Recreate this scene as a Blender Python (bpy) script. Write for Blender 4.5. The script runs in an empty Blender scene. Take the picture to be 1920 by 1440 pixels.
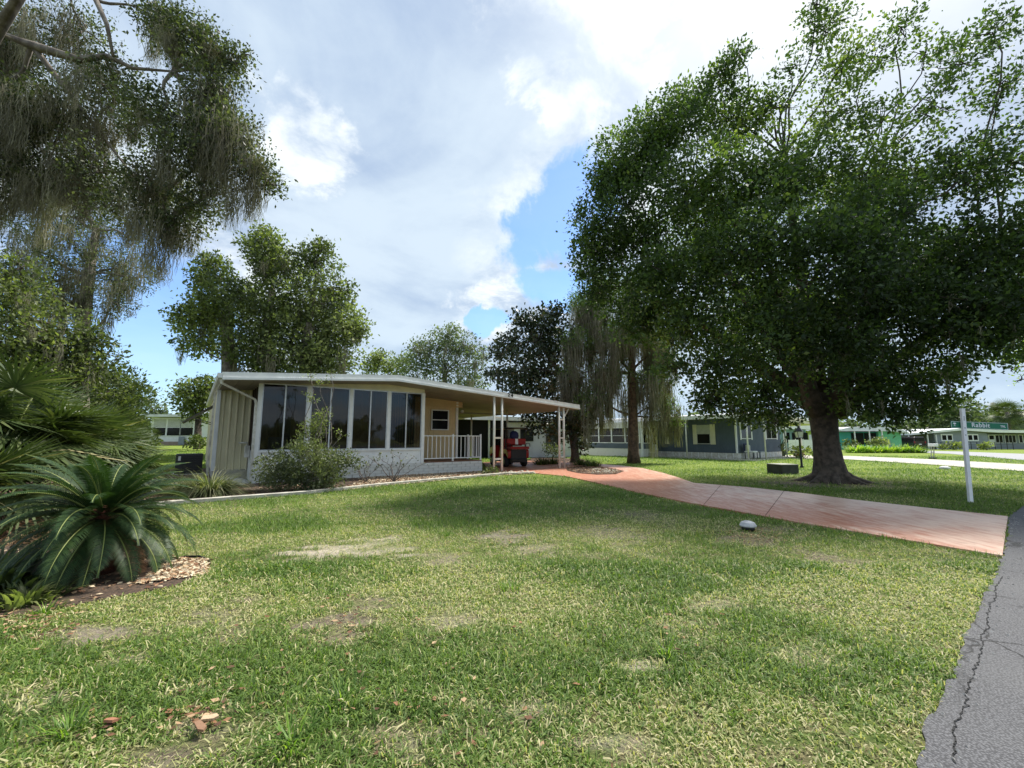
import bpy, math, random
import numpy as np
from mathutils import Vector, Matrix
R=math.radians
rng=np.random.default_rng(7); random.seed(7)
sc=bpy.context.scene
col=sc.collection
# ------------------------------------------------------------------ camera
F=800.; EYE=1.4; PITCH=math.atan(102/800.)
cp,sp=math.cos(PITCH),math.sin(PITCH)
cd=bpy.data.cameras.new('camera'); cam=bpy.data.objects.new('camera',cd); col.objects.link(cam)
cam.location=(0,0,EYE); cam.rotation_euler=(R(90)+PITCH,0,0)
cd.sensor_fit='HORIZONTAL'; cd.sensor_width=36; cd.lens=36*F/1920; cd.clip_start=.05; cd.clip_end=2000
sc.camera=cam
SUN_AZ,SUN_EL=50,56
sv=Vector((math.sin(R(SUN_AZ))*math.cos(R(SUN_EL)),math.cos(R(SUN_AZ))*math.cos(R(SUN_EL)),math.sin(R(SUN_EL))))
sl=bpy.data.lights.new('sun','SUN'); sl.energy=3.4; sl.angle=R(7); sl.color=(1,.95,.86)
so=bpy.data.objects.new('sun',sl); col.objects.link(so); so.rotation_euler=(-sv).to_track_quat('-Z','Y').to_euler(); so.location=sv*60
sc.view_settings.view_transform='Standard'; sc.view_settings.look='None'; sc.view_settings.gamma=1
sc.view_settings.use_curve_mapping=False; sc.view_settings.exposure=1.0
sc.cycles.max_bounces=8; sc.cycles.transparent_max_bounces=12; sc.cycles.use_denoising=True
sc.cycles.caustics_reflective=False; sc.cycles.caustics_refractive=False

def g(u,v,z=0.):
    x=(u-960)/F;y=(720-v)/F
    d=(x,cp-y*sp,sp+y*cp); t=(z-EYE)/d[2]
    return (d[0]*t,d[1]*t)
def at(u,v,Y):
    x=(u-960)/F;y=(720-v)/F
    d=(x,cp-y*sp,sp+y*cp); t=Y/d[1]
    return np.array((d[0]*t,Y,EYE+d[2]*t))
def dirpx(u,v):
    x=(u-960)/F;y=(720-v)/F
    return Vector((x,cp-y*sp,sp+y*cp)).normalized()
# ------------------------------------------------------------------ world
w=bpy.data.worlds.new('World'); sc.world=w; w.use_nodes=True
nt=w.node_tree; nt.nodes.clear()
class NG:
    def __init__(s,nt): s.nt=nt
    def n(s,t,**k):
        x=s.nt.nodes.new(t)
        for a,b in k.items(): setattr(x,a,b)
        return x
    def put(s,sock,v):
        if hasattr(v,'is_output'): s.nt.links.new(v,sock)
        else: sock.default_value=v
    def m(s,op,a,b=0.,c=0.,clamp=False):
        x=s.n('ShaderNodeMath',operation=op,use_clamp=clamp); s.put(x.inputs[0],a); s.put(x.inputs[1],b); s.put(x.inputs[2],c); return x.outputs[0]
    def vm(s,op,a,b=(0,0,0),out=0):
        x=s.n('ShaderNodeVectorMath',operation=op); s.put(x.inputs[0],a)
        if op=='SCALE': s.put(x.inputs[3],b)
        else: s.put(x.inputs[1],b)
        return x.outputs[out]
    def ss(s,v,a,b,lo=0.,hi=1.):
        x=s.n('ShaderNodeMapRange',interpolation_type='SMOOTHSTEP'); s.put(x.inputs[0],v); s.put(x.inputs[1],a); s.put(x.inputs[2],b); s.put(x.inputs[3],lo); s.put(x.inputs[4],hi); return x.outputs[0]
    def mix(s,f,a,b,bt='MIX'):
        x=s.n('ShaderNodeMix',data_type='RGBA',blend_type=bt); s.put(x.inputs[0],f); s.put(x.inputs[6],a); s.put(x.inputs[7],b); return x.outputs[2]
    def noise(s,vec,scale,detail=5,rough=.55,dist=0.,w=None,out=0):
        x=s.n('ShaderNodeTexNoise'); s.put(x.inputs['Vector'],vec); x.inputs['Scale'].default_value=scale; x.inputs['Detail'].default_value=detail; x.inputs['Roughness'].default_value=rough; x.inputs['Distortion'].default_value=dist; return x.outputs[out]
    def ramp(s,v,stops):
        x=s.n('ShaderNodeValToRGB'); s.put(x.inputs[0],v); el=x.color_ramp.elements
        while len(el)<len(stops): el.new(.5)
        for e_,(p,c) in zip(el,stops): e_.position=p; e_.color=(*c,1)
        return x.outputs[0]
W=NG(nt)
tc=W.n('ShaderNodeTexCoord').outputs['Generated']
sky=W.n('ShaderNodeTexSky',sky_type='NISHITA'); sky.sun_disc=False; sky.sun_elevation=R(SUN_EL); sky.sun_rotation=R(SUN_AZ); sky.air_density=1.; sky.dust_density=.5; sky.ozone_density=1.3
skyc=sky.outputs[0]
sep=W.n('ShaderNodeSeparateXYZ'); nt.links.new(tc,sep.inputs[0])
zz=W.m('MAXIMUM',sep.outputs[2],0.)
inv=W.m('DIVIDE',1.,W.m('ADD',zz,.22))
pl=W.vm('SCALE',tc,inv)                       # flat cloud deck
n1=W.noise(pl,1.3,7,.55,.6); n2=W.noise(pl,3.6,8,.6,.3); n3=W.noise(pl,.55,4,.5,.3)
wob=W.m('ADD',W.m('MULTIPLY',W.m('SUBTRACT',n1,.5),.42),W.m('MULTIPLY',W.m('SUBTRACT',n2,.5),.20))
wobH=W.m('ADD',W.m('MULTIPLY',W.m('SUBTRACT',W.noise(tc,5.5,8,.62,.4),.5),2.3),W.m('MULTIPLY',W.m('SUBTRACT',W.noise(tc,17,7,.65),.5),.7))
def hole(u,v,rad,asp=1.,ang=0.,wa=1.):
    c=dirpx(u,v); right=c.cross(Vector((0,0,1))).normalized(); up=right.cross(c)
    a=right*math.cos(ang)+up*math.sin(ang); b=-right*math.sin(ang)+up*math.cos(ang)
    da=W.m('DIVIDE',W.vm('DOT_PRODUCT',tc,tuple(a),1),math.tan(R(rad)))
    db=W.m('DIVIDE',W.vm('DOT_PRODUCT',tc,tuple(b),1),math.tan(R(rad))*asp)
    d=W.m('SQRT',W.m('ADD',W.m('MULTIPLY',da,da),W.m('MULTIPLY',db,db)))
    front=W.m('LESS_THAN',W.vm('DOT_PRODUCT',tc,tuple(c),1),.3)
    d=W.m('ADD',d,W.m('MULTIPLY',front,9.))
    return W.m('SUBTRACT',1.,W.m('ADD',d,W.m('MULTIPLY',wobH,wa)))      # >0 inside
hs=[hole(1060,395,9.5,.62,R(40),.8),hole(1040,540,6,.5,R(-12),.9),hole(265,600,10,1.3,R(60),.5),hole(905,600,3.2,.5,.2,1.9)]
H_=hs[0]
for h in hs[1:]: H_=W.m('MAXIMUM',H_,h)
# elsewhere, away from these, more gaps of the same kind
gen=W.m('SUBTRACT',W.m('MULTIPLY',W.m('SUBTRACT',n3,.60),6.),W.m('MULTIPLY',wob,1.5))
back=W.ss(sep.outputs[1],.45,.05)
gen=W.m('ADD',gen,W.m('MULTIPLY',W.m('SUBTRACT',back,1.),3.))
H_=W.m('MAXIMUM',H_,gen)
clear=W.ss(H_,-.05,.30)
edge=W.ss(H_,-.9,-.05)
sunlit=W.m('POWER',W.m('MAXIMUM',W.vm('DOT_PRODUCT',tc,tuple(sv),1),0.),14.)
shade=W.ss(W.m('ADD',n1,W.m('MULTIPLY',W.m('SUBTRACT',n2,.5),.35)),.34,.68)
cl=W.mix(shade,(.29,.38,.53,1),(.49,.58,.67,1))
hor=W.ss(zz,.42,.02)
cl=W.mix(W.m('MULTIPLY',hor,.55),cl,(.46,.58,.68,1))
puff=W.m('MULTIPLY',edge,W.ss(n2,.38,.66))
pl2=hole(555,275,6,.9,R(-40),1.3); pr2=hole(1120,110,12,.75,R(-60),1.5); pb=hole(940,560,9,.35,R(5),1.6)
pf=W.m('MAXIMUM',W.m('MAXIMUM',W.ss(pl2,.0,.5),W.ss(pr2,.0,.5)),W.ss(pb,.0,.5))
pf=W.m('MULTIPLY',pf,W.ss(n2,.36,.6))
wh=W.m('MAXIMUM',W.m('MULTIPLY',puff,.75),pf)
cl=W.mix(wh,cl,(.74,.78,.79,1))
cl=W.mix(W.m('MINIMUM',W.m('MULTIPLY',sunlit,.85),1.),cl,(1.05,1.03,.98,1))
skys=W.mix(1.,skyc,(.11,.135,.165,1),'MULTIPLY')
skys=W.mix(W.ss(zz,.35,.0,0.,.5),skys,(.42,.60,.80,1))
fin=W.mix(W.m('SUBTRACT',1.,W.m('MULTIPLY',clear,.93)),skys,cl)
bg=W.n('ShaderNodeBackground'); nt.links.new(fin,bg.inputs[0]); bg.inputs[1].default_value=.75
wo=W.n('ShaderNodeOutputWorld'); nt.links.new(bg.outputs[0],wo.inputs[0])

# ------------------------------------------------------------------ materials
def mat(name,c,rough=.7,c2=None,scale=4.,bump=0.,bscale=None,metal=0.,spec=.4,detail=4,coord='Object',contrast=(.35,.65),coat=0.):
    m=bpy.data.materials.new(name); m.use_nodes=True; N=NG(m.node_tree); b=m.node_tree.nodes['Principled BSDF']
    b.inputs['Roughness'].default_value=rough; b.inputs['Metallic'].default_value=metal; b.inputs['Specular IOR Level'].default_value=spec
    b.inputs['Coat Weight'].default_value=coat
    if c2 is None: c2=tuple(x*.86 for x in c)
    t=N.n('ShaderNodeTexCoord').outputs[coord]
    nn=N.noise(t,scale,detail)
    cc=N.mix(N.ss(nn,*contrast),(*c,1),(*c2,1)); m.node_tree.links.new(cc,b.inputs['Base Color'])
    if bump:
        bp=N.n('ShaderNodeBump'); bp.inputs['Strength'].default_value=bump; bp.inputs['Distance'].default_value=.02
        m.node_tree.links.new(N.noise(t,bscale or scale*6,6,.65),bp.inputs['Height']); m.node_tree.links.new(bp.outputs[0],b.inputs['Normal'])
    return m
def leafmat(name,stops,trans=.35,rough=.5,tcol=1.6,spec=.35):
    m=bpy.data.materials.new(name); m.use_nodes=True; T=m.node_tree; N=NG(T); b=T.nodes['Principled BSDF']
    a=N.n('ShaderNodeAttribute',attribute_name='v').outputs['Fac']
    c=N.ramp(a,stops); T.links.new(c,b.inputs['Base Color']); b.inputs['Roughness'].default_value=rough; b.inputs['Specular IOR Level'].default_value=spec
    tr=N.n('ShaderNodeBsdfTranslucent'); T.links.new(N.mix(1.,c,(tcol*1.1,tcol*1.25,tcol*.5,1),'MULTIPLY'),tr.inputs[0])
    mx=N.n('ShaderNodeMixShader'); mx.inputs[0].default_value=trans; T.links.new(b.outputs[0],mx.inputs[1]); T.links.new(tr.outputs[0],mx.inputs[2])
    T.links.new(mx.outputs[0],T.nodes['Material Output'].inputs[0])
    return m
M={}
M['white']=mat('white_paint',(.84,.85,.84),.45,(.76,.77,.77),3)
M['whiteold']=mat('weathered_white',(.70,.69,.64),.6,(.5,.48,.42),6,.15)
M['alu']=mat('aluminium',(.62,.64,.66),.35,None,8,0,None,.3)
M['tan']=mat('tan_siding',(.72,.56,.31),.6,(.64,.49,.27),1.5)
M['cream']=mat('cream_siding',(.74,.69,.48),.6,(.66,.61,.42),1.2)
M['beige']=mat('beige_panel',(.76,.72,.54),.6,None,2)
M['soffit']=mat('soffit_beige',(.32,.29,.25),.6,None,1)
M['postc']=mat('post_cream',(.80,.80,.74),.5,(.72,.70,.62),3)
M['brick']=mat('painted_block',(.70,.70,.66),.8,(.58,.56,.52),4,.5,30,contrast=(.5,.85))
M['mortar']=mat('mortar',(.36,.35,.32),.9)
M['deck']=mat('deck_brown',(.20,.09,.05),.6,(.14,.065,.04),3)
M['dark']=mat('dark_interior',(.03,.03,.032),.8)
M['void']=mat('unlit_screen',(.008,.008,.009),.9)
M['darkbrown']=mat('dark_brown',(.07,.045,.03),.6)
M['black']=mat('black_metal',(.015,.015,.016),.4)
M['rubber']=mat('rubber',(.018,.018,.018),.8)
M['red']=mat('red_paint',(.32,.010,.010),.25,(.25,.008,.008),3,0,coat=.5)
M['redseat']=mat('red_vinyl',(.30,.014,.014),.45)
M['navy']=mat('navy_fabric',(.02,.025,.09),.7)
M['chrome']=mat('chrome',(.6,.6,.62),.2,None,4,0,None,.9)
M['curtain']=mat('curtain',(.42,.40,.36),.8)
M['conc']=mat('concrete',(.52,.49,.42),.85,(.36,.34,.29),5,.3)
M['blue']=mat('slate_blue_siding',(.085,.115,.155),.6,(.07,.095,.13),1.5)
M['gray']=mat('grey_siding',(.26,.29,.33),.6,None,1.5)
M['teal']=mat('teal_wall',(.05,.33,.28),.6)
M['green']=mat('pale_green_wall',(.16,.50,.30),.6)
M['lemon']=mat('lemon_wall',(.62,.62,.30),.6)
M['sign']=mat('sign_green',(.008,.17,.085),.35)
M['signw']=mat('sign_white',(.80,.82,.82),.4)
M['utility']=mat('utility_box',(.03,.034,.032),.6,(.055,.058,.052),4)
M['stone']=mat('pale_stone',(.5,.5,.5),.7,(.38,.38,.38),6,.3)
M['lampglass']=mat('frosted_glass',(.70,.71,.70),.3)
M['blind']=mat('window_blind',(.50,.51,.48),.7)
M['roofw']=mat('white_roof',(.66,.68,.70),.5,(.52,.53,.54),1)
M['bark']=mat('bark',(.115,.09,.07),.9,(.05,.04,.032),7,1.,22,detail=8)
M['barkred']=mat('cypress_bark',(.16,.10,.07),.9,(.07,.045,.035),6,1.,20,detail=8)
M['barkg']=mat('grey_bark',(.23,.20,.17),.9,(.12,.10,.085),6,.8,25)
def glass(name,tr=.3):
    m=bpy.data.materials.new(name); m.use_nodes=True; T=m.node_tree; N=NG(T); T.nodes.remove(T.nodes['Principled BSDF'])
    a=N.n('ShaderNodeBsdfTransparent'); a.inputs[0].default_value=(tr,tr,tr*1.02,1)
    b=N.n('ShaderNodeBsdfGlossy'); b.inputs[1].default_value=.03; b.inputs[0].default_value=(.9,.92,.95,1)
    fr=N.n('ShaderNodeFresnel'); fr.inputs[0].default_value=1.5
    tcx=N.n('ShaderNodeTexCoord').outputs['Object']
    bp=N.n('ShaderNodeBump'); bp.inputs['Strength'].default_value=.05; bp.inputs['Distance'].default_value=.05; T.links.new(N.noise(tcx,1.3,2),bp.inputs['Height']); T.links.new(bp.outputs[0],b.inputs['Normal'])
    mx=N.n('ShaderNodeMixShader'); T.links.new(N.m('MULTIPLY',fr.outputs[0],.8),mx.inputs[0]); T.links.new(a.outputs[0],mx.inputs[1]); T.links.new(b.outputs[0],mx.inputs[2])
    T.links.new(mx.outputs[0],T.nodes['Material Output'].inputs[0]); return m
M['glass']=glass('screen_glass',.46)
M['gdark']=mat('dark_glass',(.012,.013,.015),.08,None,3,0,spec=.35)
# leaves: v in 0..1
M['oakleaf']=leafmat('oak_leaf',[(0,(.022,.040,.014)),(.45,(.055,.092,.028)),(.8,(.11,.165,.045)),(1,(.20,.25,.07))],.42)
M['liveleaf']=leafmat('live_oak_leaf',[(0,(.026,.036,.018)),(.5,(.064,.082,.038)),(1,(.19,.215,.11))],.32)
M['midleaf']=leafmat('green_leaf',[(0,(.040,.055,.022)),(.5,(.11,.138,.052)),(1,(.27,.30,.12))],.4)
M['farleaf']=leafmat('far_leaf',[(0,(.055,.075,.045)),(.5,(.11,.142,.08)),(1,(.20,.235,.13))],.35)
M['magleaf']=leafmat('magnolia_leaf',[(0,(.014,.024,.010)),(.55,(.042,.060,.024)),(.8,(.08,.075,.035)),(1,(.16,.11,.055))],.15,.35)
M['cypleaf']=leafmat('cypress_leaf',[(0,(.05,.085,.025)),(.5,(.10,.16,.045)),(1,(.18,.26,.07))],.4)
M['brightleaf']=leafmat('bright_leaf',[(0,(.06,.12,.02)),(.5,(.16,.28,.04)),(1,(.38,.45,.07))],.4)
M['moss']=leafmat('spanish_moss',[(0,(.09,.082,.06)),(.5,(.21,.195,.145)),(1,(.42,.40,.31))],.3,.9,1.)
M['sago']=leafmat('sago_leaf',[(0,(.016,.038,.014)),(.5,(.035,.070,.022)),(1,(.085,.125,.035))],.22,.5,1.2,.3)
M['sagorib']=mat('sago_rib',(.22,.26,.07),.5)
M['palm']=leafmat('palmetto_leaf',[(0,(.03,.05,.018)),(.5,(.075,.11,.035)),(.85,(.16,.19,.075)),(1,(.38,.34,.18))],.22,.45,1.1,.4)
M['strap']=leafmat('strap_leaf',[(0,(.05,.065,.03)),(.6,(.13,.155,.07)),(1,(.40,.38,.24))],.3)
M['yellow']=leafmat('croton_leaf',[(0,(.10,.16,.02)),(.5,(.45,.40,.03)),(1,(.65,.50,.05))],.3)
M['redleaf']=leafmat('ti_leaf',[(0,(.10,.03,.02)),(.5,(.28,.10,.06)),(1,(.40,.25,.10))],.3)
M['grass']=leafmat('grass_blade',[(0,(.055,.10,.02)),(.35,(.115,.195,.040)),(.62,(.215,.30,.072)),(.78,(.34,.36,.14)),(1,(.64,.56,.35))],.35,.55,1.15,.25)
M['dead']=leafmat('dead_leaf',[(0,(.08,.04,.025)),(.5,(.24,.12,.06)),(1,(.48,.34,.20))],.1,.8,1.)
M['chip']=leafmat('wood_chip',[(0,(.10,.045,.025)),(.45,(.28,.14,.08)),(.75,(.48,.34,.2)),(1,(.66,.56,.40))],0.,.85,1.)
M['cone']=mat('sago_crown',(.16,.05,.025),.9,(.08,.03,.02),20,1.,40)

# ------------------------------------------------------------------ mesh helpers
class MB:
    def __init__(s): s.v=[]; s.f=[]
    def add(s,vs,fs):
        o=len(s.v); s.v+= [tuple(map(float,p)) for p in vs]; s.f+=[tuple(i+o for i in f) for f in fs]; return s
    def box(s,x0,x1,y0,y1,z0,z1):
        return s.add([(x0,y0,z0),(x1,y0,z0),(x1,y1,z0),(x0,y1,z0),(x0,y0,z1),(x1,y0,z1),(x1,y1,z1),(x0,y1,z1)],
          [(0,3,2,1),(4,5,6,7),(0,1,5,4),(1,2,6,5),(2,3,7,6),(3,0,4,7)])
    def prism(s,pts,axis,a,b):       # polygon pts in the other two axes, extruded along axis
        n=len(pts)
        def P(p,t): return {'x':(t,p[0],p[1]),'y':(p[0],t,p[1]),'z':(p[0],p[1],t)}[axis]
        return s.add([P(p,a) for p in pts]+[P(p,b) for p in pts],[tuple(range(n))[::-1],tuple(range(n,2*n))]+[(i,(i+1)%n,n+(i+1)%n,n+i) for i in range(n)])
    def tube(s,pts,rad,n=8,cap=True,rfun=None):
        pts=[Vector(p) for p in pts]
        if not hasattr(rad,'__len__'): rad=[rad]*len(pts)
        vs=[];fs=[]; up=Vector((0,0,1)); prev=None
        for i,p in enumerate(pts):
            t=(pts[min(i+1,len(pts)-1)]-pts[max(i-1,0)]).normalized()
            if prev is None: a=t.orthogonal().normalized()
            else: a=(prev-t*prev.dot(t)).normalized()
            prev=a; b=t.cross(a)
            for k in range(n):
                th=2*math.pi*k/n; r=rad[i]*(rfun(i,k/n,p) if rfun else 1)
                vs.append(p+(a*math.cos(th)+b*math.sin(th))*r)
        for i in range(len(pts)-1):
            for k in range(n): fs.append((i*n+k,i*n+(k+1)%n,(i+1)*n+(k+1)%n,(i+1)*n+k))
        if cap: fs+= [tuple(range(n))[::-1],tuple(range((len(pts)-1)*n,len(pts)*n))]
        return s.add(vs,fs)
    def lathe(s,prof,n=20,c=(0,0,0),axis='z'):
        vs=[];fs=[]
        for r,h in prof:
            for k in range(n):
                th=2*math.pi*k/n; x,y=r*math.cos(th),r*math.sin(th)
                vs.append({'z':(c[0]+x,c[1]+y,c[2]+h),'x':(c[0]+h,c[1]+x,c[2]+y),'y':(c[0]+x,c[1]+h,c[2]+y)}[axis])
        m=len(prof)
        for i in range(m-1):
            for k in range(n): fs.append((i*n+k,i*n+(k+1)%n,(i+1)*n+(k+1)%n,(i+1)*n+k))
        fs+=[tuple(range(n))[::-1],tuple(range((m-1)*n,m*n))]
        return s.add(vs,fs)
    def build(s,name,m,parent=None,smooth=False,off=(0,0,0),bevel=0,label=None,kind=None):
        me=bpy.data.meshes.new(name); me.from_pydata([(p[0]-off[0],p[1]-off[1],p[2]-off[2]) for p in s.v],[],s.f)
        me.validate(); me.update()
        import bmesh
        bm=bmesh.new(); bm.from_mesh(me); bmesh.ops.recalc_face_normals(bm,faces=bm.faces); bm.to_mesh(me); bm.free()
        if smooth: me.shade_smooth()
        me.materials.append(m)
        o=bpy.data.objects.new(name,me); col.objects.link(o); o.parent=parent
        if bevel:
            b=o.modifiers.new('b','BEVEL'); b.width=bevel; b.segments=2; b.limit_method='ANGLE'
        if label: o['label']=label
        if kind: o['kind']=kind
        return o
def box(name,m,parent,x0,x1,y0,y1,z0,z1,bevel=0,**k): return MB().box(x0,x1,y0,y1,z0,z1).build(name,m,parent,bevel=bevel,**k)
def thing(name,label,cat,loc=(0,0,0),rz=0.,group=None):
    o=bpy.data.objects.new(name,None); col.objects.link(o); o.location=tuple(map(float,loc)); o.rotation_euler=(0,0,rz); o.empty_display_size=.2
    o['label']=label; o['category']=cat
    if group: o['group']=group
    return o
def tag(o,label,cat,group=None):
    o['label']=label; o['category']=cat
    if group: o['group']=group
    return o
def npmesh(name,V,Fa,m,parent=None,attr=None,off=(0,0,0),kind=None,label=None,smooth=False):
    V=np.asarray(V,dtype=np.float32)-np.asarray(off,dtype=np.float32); Fa=np.asarray(Fa,dtype=np.int32)
    k=Fa.shape[1]
    me=bpy.data.meshes.new(name); me.vertices.add(len(V)); me.vertices.foreach_set('co',V.ravel())
    me.loops.add(Fa.size); me.loops.foreach_set('vertex_index',Fa.ravel())
    me.polygons.add(len(Fa)); me.polygons.foreach_set('loop_start',np.arange(0,Fa.size,k,dtype=np.int32))
    try: me.polygons.foreach_set('loop_total',np.full(len(Fa),k,dtype=np.int32))
    except Exception: pass
    if attr is not None:
        for an,av in attr.items():
            A=me.attributes.new(an,'FLOAT','POINT'); A.data.foreach_set('value',np.asarray(av,dtype=np.float32))
    me.update(calc_edges=True); 
    if smooth: me.shade_smooth()
    me.materials.append(m)
    o=bpy.data.objects.new(name,me); col.objects.link(o); o.parent=parent
    if kind: o['kind']=kind
    if label: o['label']=label
    return o
_K=rng.normal(size=(7,3)); _P=rng.uniform(0,6.28,7)
def nz(p,f=1.,s=0):
    p=np.asarray(p,dtype=float); 
    if p.shape[-1]==2: p=np.concatenate([p,np.zeros(p.shape[:-1]+(1,))],-1)
    out=0
    for i in range(7): out=out+np.sin(p@(_K[(i+s)%7]*f*(1+.35*i))+_P[i]*(s+1))
    return out/3.2
def unit(a): return a/np.maximum(np.linalg.norm(a,axis=-1,keepdims=True),1e-9)
def leafgeo(P,size,asp,up=.2,rg=rng,dirs=None,vv=None,spread=1.):
    n=len(P); a=rg.normal(size=(n,3))*spread; a[:,2]+=up
    if dirs is not None: a+=dirs
    a=unit(a); b=unit(np.cross(a,rg.normal(size=(n,3)))); c=np.cross(a,b)
    s=(size*(.6+.8*rg.random(n)))[:,None]
    mid=P+a*s*.45
    V=np.stack([P,mid+b*s*asp+c*s*.08,P+a*s,mid-b*s*asp+c*s*.08],1).reshape(-1,3)
    i=np.arange(n)[:,None]*4; Fa=np.concatenate([i+[0,1,2],i+[0,2,3]],0)
    if vv is None: vv=rg.random(n)
    return V,Fa,np.repeat(vv,4)
def mossgeo(P,L,per=16,wid=.012,sig=.07,rg=rng):
    # P tops, L lengths. each clump a tapering beard of wavy ribbons
    k=np.maximum(4,(per*np.sqrt(L)*2).astype(int)); idx=np.repeat(np.arange(len(P)),k); n=len(idx)
    Lc=L[idx]; t0=rg.random(n)**1.3*.7; ln=Lc*(.25+.45*rg.random(n)); ln=np.minimum(ln,Lc*(1.02-t0))
    sg=sig*np.sqrt(Lc)*(1.15-1.25*t0)
    st=P[idx]+np.stack([rg.normal(size=n)*sg,rg.normal(size=n)*sg,-t0*Lc],1)
    S=5; th=rg.uniform(0,6.28,n); wd=np.stack([np.cos(th),np.sin(th),np.zeros(n)],1)
    V=np.zeros((n,S+1,2,3)); ph=rg.uniform(0,6.28,(n,2)); am=.012+.03*rg.random(n); fq=rg.uniform(6,15,n)
    drift=rg.normal(size=(n,2))*.05
    for j in range(S+1):
        t=j/S
        c=st+np.stack([np.sin(ph[:,0]+t*fq)*am+drift[:,0]*t,np.sin(ph[:,1]+t*fq*.8)*am+drift[:,1]*t,-t*ln],1)
        ww=wid*(1-.75*t)*(.6+.8*rg.random(n))
        V[:,j,0]=c-wd*ww[:,None]; V[:,j,1]=c+wd*ww[:,None]
    base=np.arange(n)[:,None]*(S+1)*2; fs=[]
    for j in range(S): fs.append(base+[2*j,2*j+1,2*j+3,2*j+2])
    vc=np.clip(.45+.25*rg.normal(size=len(P)),0,1)[idx]; vv=np.clip(vc*.6+.4*rg.random(n),0,1)
    return V.reshape(-1,3),np.concatenate(fs,0),np.repeat(vv,(S+1)*2)
def cat(parts):
    Vs,Fs,As=[],[],[];o=0
    for V,Fa,A in parts: Vs.append(V);Fs.append(Fa+o);As.append(A);o+=len(V)
    return np.concatenate(Vs),np.concatenate(Fs),np.concatenate(As)
def limb(mb,p0,p1,r0,r1,n=7,wig=.12,seg=7,sag=0.,rg=rng):
    p0=np.array(p0);p1=np.array(p1);L=np.linalg.norm(p1-p0)
    pts=[];rad=[];ph=rg.uniform(0,6,3)
    for i in range(seg+1):
        t=i/seg; p=p0+(p1-p0)*t+np.array([math.sin(ph[0]+t*5),math.sin(ph[1]+t*4.4),math.sin(ph[2]+t*5.5)*.6])*wig*L*.3*math.sin(math.pi*t)
        p[2]+=sag*math.sin(math.pi*t)*L
        pts.append(p);rad.append(r0+(r1-r0)*t**.8)
    mb.tube(pts,rad,n); return pts
def tree(name,label,base,trunk,blobs,leaf,lai=1.6,lsize=.14,asp=.25,bark='bark',seed=1,up=.15,moss=None,nbr=6,fork=None,sprig=(9,.16),gap=.35,attach=None,group=None,cat_='tree',flare=None,tn=14,twr=1.,spread=1.):
    """trunk: list of (pos,r). blobs: (centre,(rx,ry,rz),density)"""
    rg=np.random.default_rng(seed)
    base=np.array((base[0],base[1],0.)); T=thing(name,label,cat_,base,group=group)
    mb=MB()
    if trunk:
        def rf(i,k,p): return 1+.07*math.sin(k*6.283*5+i*.3+seed)+.04*math.sin(k*6.283*11+i*.7)
        for tr in trunk: mb.tube([p for p,r in tr],[r for p,r in tr],tn,rfun=rf)
        mb.build('trunk',M[bark],T,True,off=base)
    br=MB(); tips=[]
    parts=[]; allP=[]
    for bi,(c,r,d) in enumerate(blobs):
        c=np.array(c,float);r=np.array(r,float)
        if attach is not None:
            A=np.array([attach(c)]) [0]
            rr=min(.16,.05+.03*r.mean())*twr
            limb(br,A,c,rr,rr*.35,6,.25,7,.05,rg)
        for k in range(int(nbr*min(1,d+.3))):
            dd=unit(rg.normal(size=3)); e=c+dd*r*.85
            limb(br,c+(rg.normal(size=3)*.1*r),e,.035*twr,.008*twr,4,.3,4,0,rg)
        nleaf=int(lai*d*math.pi*r[0]*r[2]/(lsize**2*asp*.9)); ns=max(4,nleaf//sprig[0])
        dd=unit(rg.normal(size=(ns*2,3))); rad=rg.random(ns*2)**(1/2.4)
        rad*=(1+.22*nz(dd*2.2+c,1.,bi%7))
        P=c+dd*r*rad[:,None]
        kp=nz(P,1.1/max(.6,r.mean()*.45),2)+.5*nz(P,3./max(.6,r.mean()*.45),4)> -gap-.25*(1-rad)+rg.normal(size=len(P))*.25-.4
        P=P[kp][:ns]; n=len(P)
        if n==0: continue
        allP.append(P)
        Q=np.repeat(P,sprig[0],0)+rg.normal(size=(n*sprig[0],3))*sprig[1]*np.array([1,1,.7])
        outd=unit(np.repeat((P-c)/r,sprig[0],0))*.7
        v=np.clip(.42+.30*nz(P,.9,3)+.15*rg.normal(size=n),0,1); v=np.clip(np.repeat(v,sprig[0])+.16*rg.normal(size=n*sprig[0]),0,1)
        parts.append(leafgeo(Q,lsize,asp,up,rg,outd,v,spread))
    if len(br.v): br.build('branches',M[bark],T,True,off=base,kind='stuff')
    if parts:
        V,Fa,A=cat(parts); npmesh('crown',V,Fa,M[leaf],T,{'v':A},base,'stuff')
    if moss:
        nm,Lm,per,wid,sig=moss[:5]; zmax=moss[5] if len(moss)>5 else None
        P=np.concatenate(allP)
        if zmax is not None: P=P[P[:,2]<zmax]
        ii=rg.choice(len(P),min(nm,len(P)),replace=False); P=P[ii]
        L=Lm*(.3+1.1*rg.random(len(P))**1.5)
        V,Fa,A=mossgeo(P,L,per,wid,sig,rg); npmesh('spanish_moss',V,Fa,M['moss'],T,{'v':A},base,'stuff')
    return T
def B(u,v,Y,rpx,d=1.,ay=1.,az=.85):
    c=at(u,v,Y); r=rpx*Y/806.; return (c,(r,r*ay,r*az),d)
def inpoly(P,poly):
    x,y=P[:,0],P[:,1]; c=np.zeros(len(P),bool); n=len(poly)
    for i in range(n):
        x0,y0=poly[i];x1,y1=poly[(i+1)%n]
        m=((y0>y)!=(y1>y)); 
        with np.errstate(divide='ignore',invalid='ignore'): xi=(x1-x0)*(y-y0)/(y1-y0)+x0
        c^=m&(x<xi)
    return c
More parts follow.
